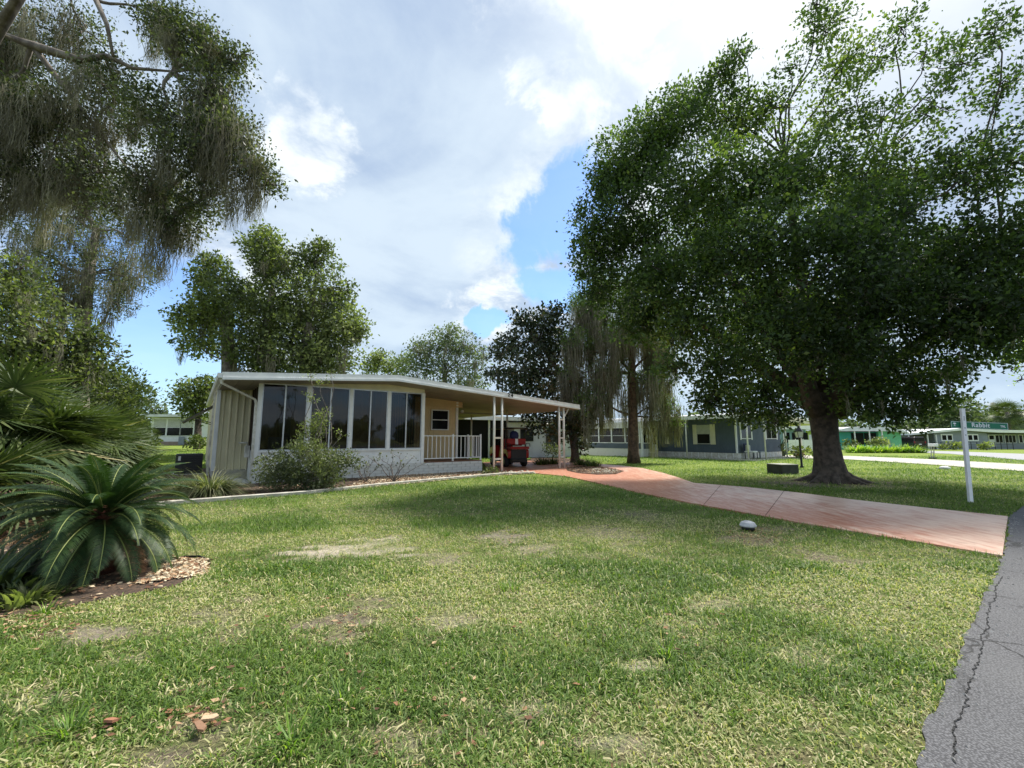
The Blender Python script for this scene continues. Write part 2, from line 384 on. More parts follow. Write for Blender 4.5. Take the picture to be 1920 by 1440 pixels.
def text(name,body,size,m,parent,loc,rot=(0,0,0),ext=.003,space=1.,align='CENTER',sx=1.,off=.0):
    c=bpy.data.curves.new(name,'FONT'); c.body=body; c.size=size; c.extrude=ext; c.align_x=align; c.align_y='CENTER'; c.space_character=space; c.offset=off
    t=bpy.data.objects.new(name+'_c',c); me=bpy.data.meshes.new_from_object(t); bpy.data.objects.remove(t)
    me.materials.clear(); me.materials.append(m)
    o=bpy.data.objects.new(name,me); col.objects.link(o); o.parent=parent; o.location=loc; o.rotation_euler=rot; o.scale=(sx,1,1); return o

# ------------------------------------------------------------------ ground plan
DRIVE_NEAR=[(1880,1046),(1800,1033),(1700,1016),(1600,999.5),(1500,983),(1400,964.5),(1300,946),(1200,926),(1120,907),(1060,894),(1000,888),(960,888),(925,890)]
DRIVE_FAR=[(905,868),(960,864),(1040,866),(1111,870),(1165,874),(1205,879),(1240,887),(1270,896),(1300,907),(1400,915),(1500,926),(1600,939),(1750,956),(1890,971)]
drive=[g(*p) for p in DRIVE_NEAR+DRIVE_FAR]
ROAD=[(1722,1440),(1745,1350),(1780,1290),(1800,1230),(1815,1180),(1835,1150),(1850,1110),(1868,1080),(1880,1046),(1890,1010),(1891,971),(1905,960),(1925,948)]
re=[g(*p) for p in ROAD]
def rough_edge(pts,amp,step,rg):
    out=[]
    for a,b in zip(pts[:-1],pts[1:]):
        n=max(1,int(math.dist(a,b)/step))
        for i in range(n):
            t=i/n; out.append((a[0]+(b[0]-a[0])*t+rg.normal()*amp,a[1]+(b[1]-a[1])*t+rg.normal()*amp))
    out.append(pts[-1]); return out
re0=[(-1.5,-4.),(-.2,-.5)]+re
rg0=np.random.default_rng(3)
road_edge=rough_edge(re0,.010,.07,rg0)
road=road_edge+[(16,11.5),(60,38),(60,-30),(-12,-30)]
# house frame
A0=np.array((-8.05,13.57)); YAW=R(36.5); ex=np.array((math.cos(YAW),math.sin(YAW))); nx=np.array((-ex[1],ex[0]))
def HL(s,w_): p=A0+ex*s+nx*w_; return (p[0],p[1])
kerbpts=[g(232,957),g(330,947),g(430,939),g(575,928),g(700,914),g(800,904),g(890,896),g(945,891),g(1000,889)]
bed=kerbpts+[HL(8.9,-.6),HL(8.6,.05),HL(-1.,.05),HL(-1.0,2.4),HL(-1.,9),(-16,20),(-20,12),(-12,5),(-9,4.2),g(0,1160),g(90,1146),g(220,1120),g(330,1100),g(385,1072),g(392,1052),g(345,1045),g(300,1050),g(250,1000),g(225,975)]
mulch2=[g(*p) for p in [(1062,880),(1085,876),(1105,875),(1140,878.5),(1170,885),(1155,890.5),(1120,891.5),(1085,888.5),(1064,884)]]
mulch3=[g(*p) for p in [(985,868),(1062,880),(1105,874),(1112,869),(1090,861),(1000,857)]]
far_walk=[g(*p) for p in [(1380,858.5),(1590,862),(1750,872),(1925,885),(1925,872),(1750,862),(1590,855.5),(1380,853)]]
far_street=[g(*p) for p in [(1640,846),(1700,848.5),(1780,851),(1925,864),(1925,851.5),(1800,847),(1640,843)]]
def near_poly(P,poly,dd):
    out=np.full(len(P),1e9)
    for i in range(len(poly)):
        a=np.array(poly[i]);b=np.array(poly[(i+1)%len(poly)]);ab=b-a
        t=np.clip(((P-a)@ab)/max(ab@ab,1e-9),0,1); d=np.linalg.norm(P-(a+t[:,None]*ab),axis=1); out=np.minimum(out,d)
    return out<dd
def patch(u,v,du,dv,k,s):   # centre px, half sizes px, strength, tone
    c=g(u,v); Y=c[1]; ry=abs(g(u,v-dv)[1]-g(u,v+dv)[1])/2; return (c[0],c[1],du*Y/806.,ry,k,s)
PATCH=[patch(655,1030,85,15,1.3,1.),patch(700,1022,50,12,1.1,.9),patch(650,1165,62,30,1.05,.3),patch(700,1140,40,18,.9,.4),patch(645,1195,45,22,.8,.45),patch(950,1010,48,14,1.,.6),patch(1010,1030,40,10,.8,.6),patch(835,1050,38,14,.8,.5),
 patch(1150,1000,60,14,.75,.5),patch(1215,970,35,12,.7,.4),patch(165,1190,60,18,1.,.55),patch(400,1155,55,20,.9,.4),patch(415,1195,40,30,.7,.4),patch(240,1240,60,20,.7,.7),patch(300,1415,110,24,1.2,.15),patch(370,1350,50,28,.9,.5),
 patch(1528,1040,24,18,1.1,.3),patch(1605,1056,30,8,.8,.4),patch(1410,1012,60,18,.9,.3),patch(1450,998,70,14,.8,.35),patch(1205,1250,40,12,.7,1.),patch(1000,1330,60,20,.5,.9),patch(760,1390,60,30,.8,.5),patch(1350,1130,50,15,.6,.7),patch(1180,1400,60,20,.6,.8),patch(880,1320,40,14,.7,.3),patch(1560,904,85,9,1.1,.25),patch(1500,908,70,8,1.,.25),patch(1500,1230,60,25,.4,.9),patch(60,1300,60,30,.6,.7),patch(830,1160,45,25,.6,.7),patch(1280,1180,70,25,.4,.9)]
def bare(P):
    b=np.zeros(len(P)); s=np.zeros(len(P)); wsum=np.full(len(P),1e-6)
    wv=nz(P,4.5,1)*.4+nz(P,13.,2)*.45+nz(P,31.,3)*.3
    for (x,y,rx,ry,k,t) in PATCH:
        d=np.sqrt(((P[:,0]-x)/rx)**2+((P[:,1]-y)/ry)**2)
        q=np.clip((1.3-d+wv*1.)/1.,0,1)*k*1.05; b=np.maximum(b,q); s+=q*t; wsum+=q
    gen=np.clip(nz(P,2.1,3)*.5+nz(P,6.3,5)*.35-.42,0,1)*.9*np.clip((9-P[:,1])/5,0,1)
    s=(s+gen*.6)/(wsum+gen); return np.clip(np.maximum(b,gen),0,1),s
def zground(x,y):
    def st(a,b,v): t=np.clip((v-a)/(b-a),0,1); return t*t*(3-2*t)
    return .7*st(20,44,y)*st(-8,-20,x)
xs=np.concatenate([np.linspace(-600,-40,16)[:-1],np.linspace(-40,-10,40)[:-1],np.linspace(-10,12,190)[:-1],np.linspace(12,60,50)[:-1],np.linspace(60,600,16)])
ys=np.concatenate([np.linspace(-500,-6,12)[:-1],np.linspace(-6,1.2,14)[:-1],np.linspace(1.2,10,110)[:-1],np.linspace(10,50,90)[:-1],np.linspace(50,900,22)])
X,Yg=np.meshgrid(xs,ys); GP=np.stack([X.ravel(),Yg.ravel()],1)
b_,s_=bare(GP)
V=np.stack([GP[:,0],GP[:,1],zground(GP[:,0],GP[:,1])],1)
nxn=len(xs); I=np.arange((len(ys)-1)*nxn).reshape(len(ys)-1,nxn)[:,:-1].ravel()
Fa=np.stack([I,I+1,I+1+nxn,I+nxn],1)
m=bpy.data.materials.new('lawn_soil'); m.use_nodes=True; T=m.node_tree; N=NG(T); b=T.nodes['Principled BSDF']
tcw=N.n('ShaderNodeTexCoord').outputs['Object']; ba=N.n('ShaderNodeAttribute',attribute_name='bare').outputs['Fac']; sa=N.n('ShaderNodeAttribute',attribute_name='tone').outputs['Fac']
fine=N.noise(tcw,38,6,.7); mid=N.noise(tcw,6,5,.6); lg=N.noise(tcw,.9,4)
green=N.mix(N.ss(N.m('ADD',N.m('MULTIPLY',fine,.6),N.m('MULTIPLY',lg,.4)),.4,.62),(.065,.10,.025,1),(.17,.21,.055,1))
thatch=N.mix(N.ss(fine,.35,.65),(.11,.085,.05,1),(.30,.25,.15,1))
turf=N.mix(N.ss(mid,.42,.66,0.,.75),green,thatch)
farg=N.n('ShaderNodeSeparateXYZ'); T.links.new(tcw,farg.inputs[0])
turf=N.mix(N.ss(farg.outputs[1],8.,22.),turf,N.mix(N.ss(N.m('ADD',N.m('MULTIPLY',fine,.5),N.m('MULTIPLY',mid,.5)),.38,.62),(.13,.19,.032,1),(.24,.30,.055,1)))
soil=N.mix(N.m('POWER',sa,1.7),(.12,.095,.078,1),(.66,.58,.49,1)); soil=N.mix(N.ss(N.noise(tcw,70,5,.75),.35,.62,0.,.6),soil,(.20,.155,.10,1)); soil=N.mix(N.ss(mid,.4,.7,0.,.35),soil,(.13,.095,.06,1))
T.links.new(N.mix(ba,turf,soil),b.inputs['Base Color']); b.inputs['Roughness'].default_value=.95; b.inputs['Specular IOR Level'].default_value=.15
bp=N.n('ShaderNodeBump'); bp.inputs['Strength'].default_value=.9; bp.inputs['Distance'].default_value=.03; T.links.new(fine,bp.inputs['Height']); T.links.new(bp.outputs[0],b.inputs['Normal'])
gr=npmesh('ground',V,Fa,m,None,{'bare':b_,'tone':s_}); gr['kind']='structure'

def sheet(name,poly,z,m,thick=0.):
    mb=MB()
    if thick: mb.prism(poly,'z',z-thick,z)
    else: mb.add([(p[0],p[1],z) for p in poly],[tuple(range(len(poly)))])
    o=mb.build(name,m); o['kind']='structure'; return o
# red driveway
m=bpy.data.materials.new('red_driveway'); m.use_nodes=True; T=m.node_tree; N=NG(T); b=T.nodes['Principled BSDF']
t0=N.n('ShaderNodeTexCoord').outputs['Object']
mp=N.n('ShaderNodeMapping'); T.links.new(t0,mp.inputs[0]); mp.inputs['Rotation'].default_value=(0,0,R(-62)); mp.inputs['Scale'].default_value=(1.2,.28,1)
big=N.noise(t0,.45,4,.6,.5); fn=N.noise(t0,22,7,.7); st=N.noise(mp.outputs[0],7,7,.7)
c=N.mix(N.ss(st,.35,.7),(.46,.185,.11,1),(.53,.26,.165,1))
sx=N.n('ShaderNodeSeparateXYZ'); T.links.new(t0,sx.inputs[0])
worn=N.m('ADD',N.ss(sx.outputs[0],2.5,8.,0.,.55),N.m('MULTIPLY',N.m('SUBTRACT',big,.45),.9))
wst=N.ss(N.m('ADD',worn,N.m('ADD',N.m('MULTIPLY',N.m('SUBTRACT',st,.5),1.7),N.m('MULTIPLY',N.m('SUBTRACT',fn,.5),.5))),.12,.72,0.,.8)
c=N.mix(wst,c,(.72,.54,.42,1))
sp_=N.noise(t0,2.6,6,.7); c=N.mix(N.ss(sp_,.56,.74,0.,.5),c,(.27,.11,.075,1))
T.links.new(c,b.inputs['Base Color']); b.inputs['Roughness'].default_value=.42; b.inputs['Specular IOR Level'].default_value=.45
T.links.new(N.ss(fn,.3,.7,.32,.55),b.inputs['Roughness'])
bp=N.n('ShaderNodeBump'); bp.inputs['Strength'].default_value=.25; bp.inputs['Distance'].default_value=.01; T.links.new(fn,bp.inputs['Height']); T.links.new(bp.outputs[0],b.inputs['Normal'])
M['drive']=m
def offset_clip(poly): return poly
sheet('driveway',drive,.03,m,.06)
# saw-cut joints across the driveway
M['joint']=mat('joint',(.16,.08,.06),.9)
for (a_,b2) in [((1320,949),(1352,911)),((1435,970.5),(1470,923))]:
    p,q=np.array(g(*a_)),np.array(g(*b2)); d=unit(q-p); nn=np.array((-d[1],d[0]))*.006
    o=MB().add([(*(p-nn),.0335),(*(p+nn),.0335),(*(q+nn),.0335),(*(q-nn),.0335)],[(0,1,2,3)]).build('driveway_joint',M['joint']); o['kind']='structure'
# asphalt road
m=bpy.data.materials.new('asphalt'); m.use_nodes=True; T=m.node_tree; N=NG(T); b=T.nodes['Principled BSDF']
t0=N.n('ShaderNodeTexCoord').outputs['Object']; agg=N.n('ShaderNodeTexVoronoi'); agg.inputs['Scale'].default_value=90; T.links.new(t0,agg.inputs['Vector'])
fn=N.noise(t0,60,5,.7); big=N.noise(t0,1.2,4)
wrp=N.vm('ADD',t0,N.vm('SCALE',N.noise(t0,3.2,6,.65,out=1),.22))
ck=N.n('ShaderNodeTexVoronoi',feature='DISTANCE_TO_EDGE'); ck.inputs['Scale'].default_value=1.15; T.links.new(wrp,ck.inputs['Vector'])
msk=N.ss(N.noise(t0,1.1,3),.44,.56)
crack=N.m('MULTIPLY',N.ss(ck.outputs['Distance'],.014,.002),msk)
c=N.mix(N.ss(agg.outputs['Distance'],.15,.7),(.15,.15,.16,1),(.05,.05,.055,1)); c=N.mix(N.ss(big,.35,.7,0,.3),c,(.13,.13,.13,1)); c=N.mix(crack,c,(.02,.02,.02,1))
T.links.new(c,b.inputs['Base Color']); b.inputs['Roughness'].default_value=.85
bp=N.n('ShaderNodeBump'); bp.inputs['Strength'].default_value=.6; bp.inputs['Distance'].default_value=.008; T.links.new(N.m('SUBTRACT',agg.outputs['Distance'],N.m('MULTIPLY',crack,2.)),bp.inputs['Height']); T.links.new(bp.outputs[0],b.inputs['Normal'])
sheet('road',road,.016,m,.05)
# one long modelled crack
cr=[(1792,1000+440),(1800,1380),(1815,1330),(1822,1290),(1838,1240),(1846,1200),(1856,1150),(1868,1110),(1880,1085)]
pts=rough_edge(rough_edge([g(*p) for p in cr],.016,.22,rg0),.005,.03,rg0); mb=MB()
for a_,b2 in zip(pts[:-1],pts[1:]):
    a_,b2=np.array(a_),np.array(b2); d=unit(b2-a_); nn=np.array((-d[1],d[0]))*(.0015+.0025*rg0.random())
    mb.add([(*(a_-nn-d*.004),.0205),(*(a_+nn-d*.004),.0205),(*(b2+nn+d*.004),.0205),(*(b2-nn+d*.004),.0205)],[(0,1,2,3)])
o=mb.build('road_crack',mat('crack_dark',(.025,.025,.025),.95)); o['kind']='structure'
o=sheet('neighbour_driveway',far_walk,.03,M['conc'],.06); sheet('side_street',far_street,.02,mat('pale_asphalt',(.34,.34,.35),.9),.05)
M['mulch']=mat('mulch',(.12,.078,.052),.95,(.05,.036,.026),26,.9,60,detail=6)
sheet('mulch_bed',bed,.012,M['mulch'],.03); sheet('mulch_bed',mulch3,.014,M['mulch'],.03); sheet('mulch_bed',mulch2,.05,M['mulch'],.03)
# kerb pieces along the bed
ke=MB()
def offs(pts,d):
    out=[]
    for i in range(len(pts)):
        a_=np.array(pts[max(i-1,0)]);b2=np.array(pts[min(i+1,len(pts)-1)]); t=unit(b2-a_); out.append(np.array(pts[i])+np.array((-t[1],t[0]))*d)
    return out
kp=[]
for a_,b2 in zip(kerbpts[:-1],kerbpts[1:]):
    for i in range(6): kp.append(tuple(np.array(a_)*(1-i/6)+np.array(b2)*i/6))
kp.append(kerbpts[-1]); k1=offs(kp,.13)
vs=[];fs=[]
for a_,b2 in zip(kp,k1):
    vs+=[(*a_,0),(*a_,.085),(*(np.array(a_)*.5+b2*.5),.10),(*b2,.085),(*b2,0)]
for i in range(len(kp)-1):
    for j in range(4): fs.append((i*5+j,i*5+j+1,(i+1)*5+j+1,(i+1)*5+j))
o=ke.add(vs,fs).build('kerb',M['conc'],smooth=False); o['kind']='structure'

# chips / stones / dead leaves
def scatter(poly,n,rg,near=2.5):
    P=np.array(poly); lo,hi=P.min(0),P.max(0); Q=rg.uniform(lo,hi,(n*6,2)); Q=Q[inpoly(Q,poly)]
    keep=rg.random(len(Q))<np.clip((near/np.maximum(Q[:,1],.5)),0.05,1); Q=Q[keep][:n]; return Q
def chips(name,poly,n,size,m,asp=.35,z=.02,near=9,vlo=0.,label=None,seed=5):
    rg=np.random.default_rng(seed); Q=scatter(poly,n,rg,near); P=np.concatenate([Q,np.full((len(Q),1),z)+rg.random((len(Q),1))*.03],1)
    v=np.clip(vlo+rg.random(len(P)),0,1)
    a=leafgeo(P,size,asp,.0,rg,None,v); 
    a[0][:,2]=z+(a[0][:,2]-z)*.35
    a[0][:,2]=np.maximum(a[0][:,2],z-.005)
    o=npmesh(name,a[0],a[1],m,None,{'v':a[2]},kind='stuff'); return o
bedf=kerbpts+[HL(8.9,-.6),HL(8.6,.0),HL(-1.,.0),(-10,15.5),(-13,11),(-10,6.5)]
chips('wood_chips',bed,18000,.05,M['chip'],.35,.018,8,-.05)
bedpale=[g(640,921),g(890,896),g(1000,889),HL(8.9,-.6),HL(8.5,-.02),HL(3.5,-.02)]
chips('pale_chips',bedpale,9000,.06,M['chip'],.4,.025,20,.35,seed=8)
sagopale=[g(250,1100),g(385,1080),g(392,1052),g(330,1050),g(290,1075)]
chips('pale_chips',sagopale,2600,.045,M['chip'],.4,.02,20,.4,seed=9)
chips('wood_chips',mulch3,2500,.07,M['chip'],.35,.02,40,-.3,seed=11)
chips('fallen_leaves',mulch2,700,.09,M['dead'],.4,.055,40,-.1,seed=12)
def stones(name,poly,n,r,m,z,rg,near=40):
    Q=scatter(poly,n,rg,near); mb=MB()
    for q in Q:
        s=r*(.5+rg.random()); k=6; vs=[];a0=rg.random()*6
        for h,rr in ((0,1.),(.55,.85),(.9,.3)):
            for i in range(k): th=a0+i*6.283/k; vs.append((q[0]+math.cos(th)*s*rr*(.8+.4*rg.random()),q[1]+math.sin(th)*s*rr*(.8+.4*rg.random()),z+h*s*.8))
        mb.add(vs,[(i,(i+1)%k,k+(i+1)%k,k+i) for i in range(k)]+[(k+i,k+(i+1)%k,2*k+(i+1)%k,2*k+i) for i in range(k)]+[tuple(range(2*k,3*k))])
    o=mb.build(name,m,smooth=True); o['kind']='stuff'; return o
stones('pebbles',[g(*p) for p in [(1112,880),(1140,881.5),(1162,885.5),(1148,889),(1108,889)]],110,.035,mat('pebble',(.46,.42,.33),.7,(.34,.30,.22),9),.05,rg0)
ed_=[tuple(np.array(p)+np.array((.0,0))) for p in road_edge if p[1]>1.4 and p[0]<9]
rgq=np.random.default_rng(44); mb=MB()
for i in range(420):
    q=np.array(ed_[rgq.integers(len(ed_))])+np.array((abs(rgq.normal())*.12-.02,-abs(rgq.normal())*.05)); s_q=.004+.010*rgq.random()**2
    vs=[(q[0]+math.cos(t_)*s_q*rgq.uniform(.7,1.2),q[1]+math.sin(t_)*s_q*rgq.uniform(.7,1.2),.016) for t_ in (0,1.3,2.5,3.8,5.)]+[(q[0],q[1],.017+s_q*.8)]
    mb.add(vs,[(j,(j+1)%5,5) for j in range(5)])
o=mb.build('gravel',mat('gravel',(.36,.35,.33),.9,(.18,.17,.16),30)); o['kind']='stuff'
stones('pebbles',[g(*p) for p in [(925,892),(1005,889),(990,884),(945,886)]],60,.05,bpy.data.materials['pebble'],.03,rg0)
# wood bits and brown leaves lying in the lawn
def px_poly(*p): return [g(*q) for q in p]
rgl=np.random.default_rng(21)
C_=[(370,1350,60,25,60),(1410,1005,60,18,240),(1280,1180,80,40,20),(60,1170,90,30,160),(430,1290,60,30,18),(200,1370,60,20,16),(900,1270,500,150,60),(700,1330,500,90,50),(650,1180,70,40,50),(950,1015,60,20,40),(1560,905,110,10,260),(1480,910,90,8,160)]
PP=[];LS=[]
for (u,v,du,dv,n) in C_:
    for i in range(n):
        uu=u+rgl.normal()*du*.6; vv=v+rgl.normal()*dv*.6
        if vv<860: continue
        q=g(uu,vv); 
        if q[1]<1.3: continue
        PP.append((q[0],q[1],.03)); LS.append(1)
PP=np.array(PP); okm=~(inpoly(PP[:,:2],drive)|inpoly(PP[:,:2],road)); PP=PP[okm]
a=leafgeo(PP,.042,.33,0.,rgl,None,np.clip(rgl.random(len(PP))*1.,0,1)); a[0][:,2]=.03+(a[0][:,2]-.03)*.25
npmesh('fallen_leaves',a[0],a[1],M['dead'],None,{'v':a[2]},kind='stuff')
for i,(u,v,L,rz,c_) in enumerate([(392,1362,.075,.5,'pale split wood chip lying highest at the bare patch in the lawn'),(205,1368,.07,2.9,'reddish wood chip lying in the grass bottom left'),(375,1378,.09,-.6,'thin brown wood sliver beside the pale chip')]):
    p=g(u,v); o=MB().prism([(-L/2,-.012),(L*.2,-.018),(L/2,-.004),(L*.35,.014),(-L*.4,.011)],'z',0,.012).build('wood_chip',mat('chip%d'%i,[(.52,.38,.24),(.36,.16,.09),(.30,.17,.10)][i],.8,None,60,.3)); o.location=(p[0],p[1],.035); o.rotation_euler=(.15,.1,rz); tag(o,c_,'wood chip')

# ------------------------------------------------------------------ grass
def grass():
    rg=np.random.default_rng(31)
    Ps=[];
    bands=[(1.25,3.,8600),(3,5,5600),(5,8,2600),(8,13,900),(13,20,330),(20,34,120)]
    V_=[];F_=[];A_=[];o=0
    for (y0,y1,rho) in bands:
        ar=1.42*(y1*y1-y0*y0)+2*(y1-y0); n=int(ar*rho)
        y=np.sqrt(rg.uniform(y0*y0,y1*y1,n)); x=rg.uniform(-1,1,n)*(1.42*y+1); P=np.stack([x,y],1)
        k=~(inpoly(P,drive)|inpoly(P,road)|inpoly(P,bed)|inpoly(P,mulch3)|inpoly(P,far_walk)|inpoly(P,far_street))
        k&=(x>-1.6*y)&~((x<-7.)&(y>9.3)&(y<20))
        P=P[k]; bb,ss_=bare(P); cl=nz(P,3.3,4)*.5+nz(P,8.7,1)*.5
        k=rg.random(len(P))<np.clip((1-bb*.98)*(.80+.4*cl),.03,1); P=P[k];bb=bb[k];cl=cl[k]; n=len(P); Y=P[:,1]
        lushm=np.clip(.5+.75*nz(P,.9,5)+.35*nz(P,2.6,2)+.25*cl,0,1)
        sc_=(Y/3.)**.45; sc_=np.maximum(sc_,1)
        L=.060*(.45+.9*rg.random(n))*(.6+.65*lushm)*np.where(bb>.4,.7,1)*sc_
        w_=.0027*(.7+.7*rg.random(n))*np.maximum(1,(Y/3.)**.75)
        tilt=np.clip(rg.normal(.95,.38,n),.1,1.45); az=rg.uniform(0,6.283,n)
        d=np.stack([np.cos(az)*np.sin(tilt),np.sin(az)*np.sin(tilt),np.cos(tilt)],1)
        wd=np.stack([-np.sin(az),np.cos(az),np.zeros(n)],1)*w_[:,None]
        twist=rg.uniform(-1,1,n)[:,None]; wd=wd+np.array([0,0,1.])*w_[:,None]*twist*.6
        b0=np.concatenate([P,np.full((n,1),.0)],1); b0[:,2]+=rg.random(n)*.012*sc_; mid=b0+d*L[:,None]*.55; tip=mid+(d*.7+np.array([0,0,-.55]))*L[:,None]*.5
        tip[:,2]=np.maximum(tip[:,2],.008)
        far=np.clip((Y-9)/10,0,1)
        v=.40+.13*cl+.20*rg.normal(size=n)-.22*(lushm-.5)+.05*np.clip((4-Y)/3,0,1)
        v=np.clip(v,.05,.74)*(1-far)+far*np.clip(v,.2,.62)
        dry=rg.random(n)<np.clip(.06+.50*(1-lushm)**1.6+bb*.75-.16*far-.25*np.clip((Y-5)/5,0,1),0.015,.85); v=np.where(dry,.80+.2*rg.random(n),v)
        if y0<5:
            Vv=np.stack([b0-wd,b0+wd,mid-wd*.85,mid+wd*.85,tip],1).reshape(-1,3); i=np.arange(n)[:,None]*5
            Ff=np.concatenate([i+[0,1,3],i+[0,3,2],i+[2,3,4]]); rep=5
        else:
            Vv=np.stack([b0-wd,b0+wd,tip+(mid-tip)*.2+np.array([0,0,.01])],1).reshape(-1,3); i=np.arange(n)[:,None]*3; Ff=i+[0,1,2]; rep=3
        Vv[:,2]+=zground(Vv[:,0],Vv[:,1])
        V_.append(Vv);F_.append(Ff+o);A_.append(np.repeat(v,rep));o+=len(Vv)
    # matted straw lying in the worn patches
    Q=[]
    for (x,y,rx,ry,k,t) in PATCH:
        n=int(min(2600,900*rx*ry*6+120)) if y<9 else 60
        Q.append(np.stack([x+rg.normal(size=n)*rx*.75,y+rg.normal(size=n)*ry*.75],1))
    Q=np.concatenate(Q); Q=Q[~(inpoly(Q,drive)|inpoly(Q,road)|inpoly(Q,bed))]; n=len(Q)
    az=rg.uniform(0,6.283,n); L=(.02+.05*rg.random(n))*(Q[:,1]/3.)**.4; w_=.0016*np.maximum(1,(Q[:,1]/3.)**.8)
    d=np.stack([np.cos(az),np.sin(az),rg.uniform(0,.25,n)],1)*L[:,None]; wd=np.stack([-np.sin(az),np.cos(az),np.zeros(n)],1)*w_[:,None]
    b0=np.concatenate([Q,np.full((n,1),.008)],1); Vv=np.stack([b0-wd,b0+wd,b0+d],1).reshape(-1,3); i=np.arange(n)[:,None]*3
    V_.append(Vv);F_.append(i+[0,1,2]+o);A_.append(np.repeat(np.clip(.66+.34*rg.random(n)-.5*(rg.random(n)<.35),0,1),3));o+=len(Vv)
    V=np.concatenate(V_);Fx=np.concatenate(F_);A=np.concatenate(A_)
    ob=npmesh('grass',V,Fx,M['grass'],None,{'v':A}); tag(ob,'short green lawn grass with straw coloured patches','grass'); ob['kind']='stuff'
    del ob['category']
    print('grass tris',len(Fx))
grass()
# ------------------------------------------------------------------ main home
Hm=thing('mobile_home','cream mobile home with white flat gabled roof, screened front room and carport','mobile home',(A0[0],A0[1],0),YAW)
def Hb(name,m,x0,x1,y0,y1,z0,z1,**k): return box(name,M[m] if isinstance(m,str) else m,Hm,x0,x1,y0,y1,z0,z1,**k)
def ztop(s): return 3.67-(4.17-s)*.37/5.24 if s<4.17 else 3.67-(s-4.17)*.65/9.21
WF=-1.0; WB=13.
# roof
sL,sR=-1.07,13.38
roof=MB().prism([(sL+.04,ztop(sL)-.19),(4.17,3.67-.19),(sR-.04,ztop(sR)-.19),(sR-.04,ztop(sR)-.02),(4.17,3.65),(sL+.04,ztop(sL)-.02)],'y',WF+.05,WB).build('roof',M['roofw'],Hm)
f=MB()
f.prism([(sL,ztop(sL)-.155),(4.17,3.67-.155),(sR,ztop(sR)-.155),(sR,ztop(sR)),(4.17,3.67),(sL,ztop(sL))],'y',WF,WF+.06)
f.prism([(sL,ztop(sL)-.225),(4.17,3.67-.225),(sR,ztop(sR)-.225),(sR,ztop(sR)-.155),(4.17,3.67-.155),(sL,ztop(sL)-.155)],'y',WF-.03,WF+.06)
f.box(sL-.005,sL+.06,WF+.06,WB,ztop(sL)-.225,ztop(sL)); f.box(sR-.055,sR+.005,WF+.06,WB,ztop(sR)-.225,ztop(sR))
f.build('fascia',M['white'],roof)
gt=MB().prism([(sL-.12,ztop(sL)-.03),(sL-.12,ztop(sL)-.12),(sL-.09,ztop(sL)-.17),(sL-.006,ztop(sL)-.17),(sL-.006,ztop(sL)-.03)],'y',WF+.02,WB).build('gutter',M['white'],roof)
# soffit pans (underside boards across the carport and porch)
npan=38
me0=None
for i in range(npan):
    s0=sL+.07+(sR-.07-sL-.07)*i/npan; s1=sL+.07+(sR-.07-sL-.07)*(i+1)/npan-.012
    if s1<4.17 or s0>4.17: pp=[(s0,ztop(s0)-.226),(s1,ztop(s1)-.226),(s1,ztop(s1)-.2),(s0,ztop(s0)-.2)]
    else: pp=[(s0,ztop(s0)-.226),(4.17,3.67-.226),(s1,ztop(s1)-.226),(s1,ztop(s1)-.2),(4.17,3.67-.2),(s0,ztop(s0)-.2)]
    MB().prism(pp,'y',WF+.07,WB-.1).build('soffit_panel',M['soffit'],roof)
# sunroom walls
box('sill_wall',M['white'],Hm,0,5.68,0.01,.10,.45,1.0)
box('corner_post',M['white'],Hm,-.05,.06,-.05,.07,.0,3.18)
box('corner_post',M['white'],Hm,5.57,5.69,-.04,.08,.45,3.18)
MB().prism([(0,3.18),(5.68,3.18),(5.68,ztop(5.68)-.23),(4.17,3.43),(0,ztop(0)-.23)],'y',0,.1).build('header_wall',M['beige'],Hm)
MB().prism([(.10,3.18),(2.2,3.18),(2.2,ztop(0)-.23),(.10,ztop(0)-.23)],'x',-.0,.06).build('header_wall',M['beige'],Hm)
for k in range(4):
    a_,b2=.06+1.392*k,.06+1.392*(k+1)
    if k<3: box('mullion_post',M['white'],Hm,b2-.055,b2+.055,-.03,.07,.98,3.18)
    g0=a_+(.055 if k else 0.); g1=b2-.055
    fr=MB()
    for q in ((g0,g0+.035,1.0,3.18),(g1-.035,g1,1.0,3.18),(g0+.035,g1-.035,1.0,1.04),(g0+.035,g1-.035,3.14,3.18)): fr.box(q[0],q[1],-.01,.05,q[2],q[3])
    mid=(g0+g1)/2; fr.box(mid-.022,mid+.022,-.015,.045,1.04,3.14)
    F_=fr.build('window',M['alu'],Hm)
    for q0,q1 in ((g0+.035,mid-.022),(mid+.022,g1-.035)): box('pane',M['glass'],F_,q0,q1,.015,.02,1.04,3.14)
box('window_sill',M['white'],Hm,.06,5.57,-.045,.01,.96,1.0)
# left side screens
box('sill_wall',M['white'],Hm,0,.08,.08,2.2,.0,1.0)
fr=MB()
for y in (.08,.6,1.12,1.64,2.14): fr.box(-.01,.05,y,y+.05,1.0,3.18)
fr.box(-.012,.048,.13,2.14,1.,1.05)
F_=fr.build('window',M['darkbrown'],Hm,label='dark framed side screens')
for y in (.13,.65,1.17,1.69): box('pane',M['glass'],F_,.015,.02,y,y+.45,1.05,3.18)
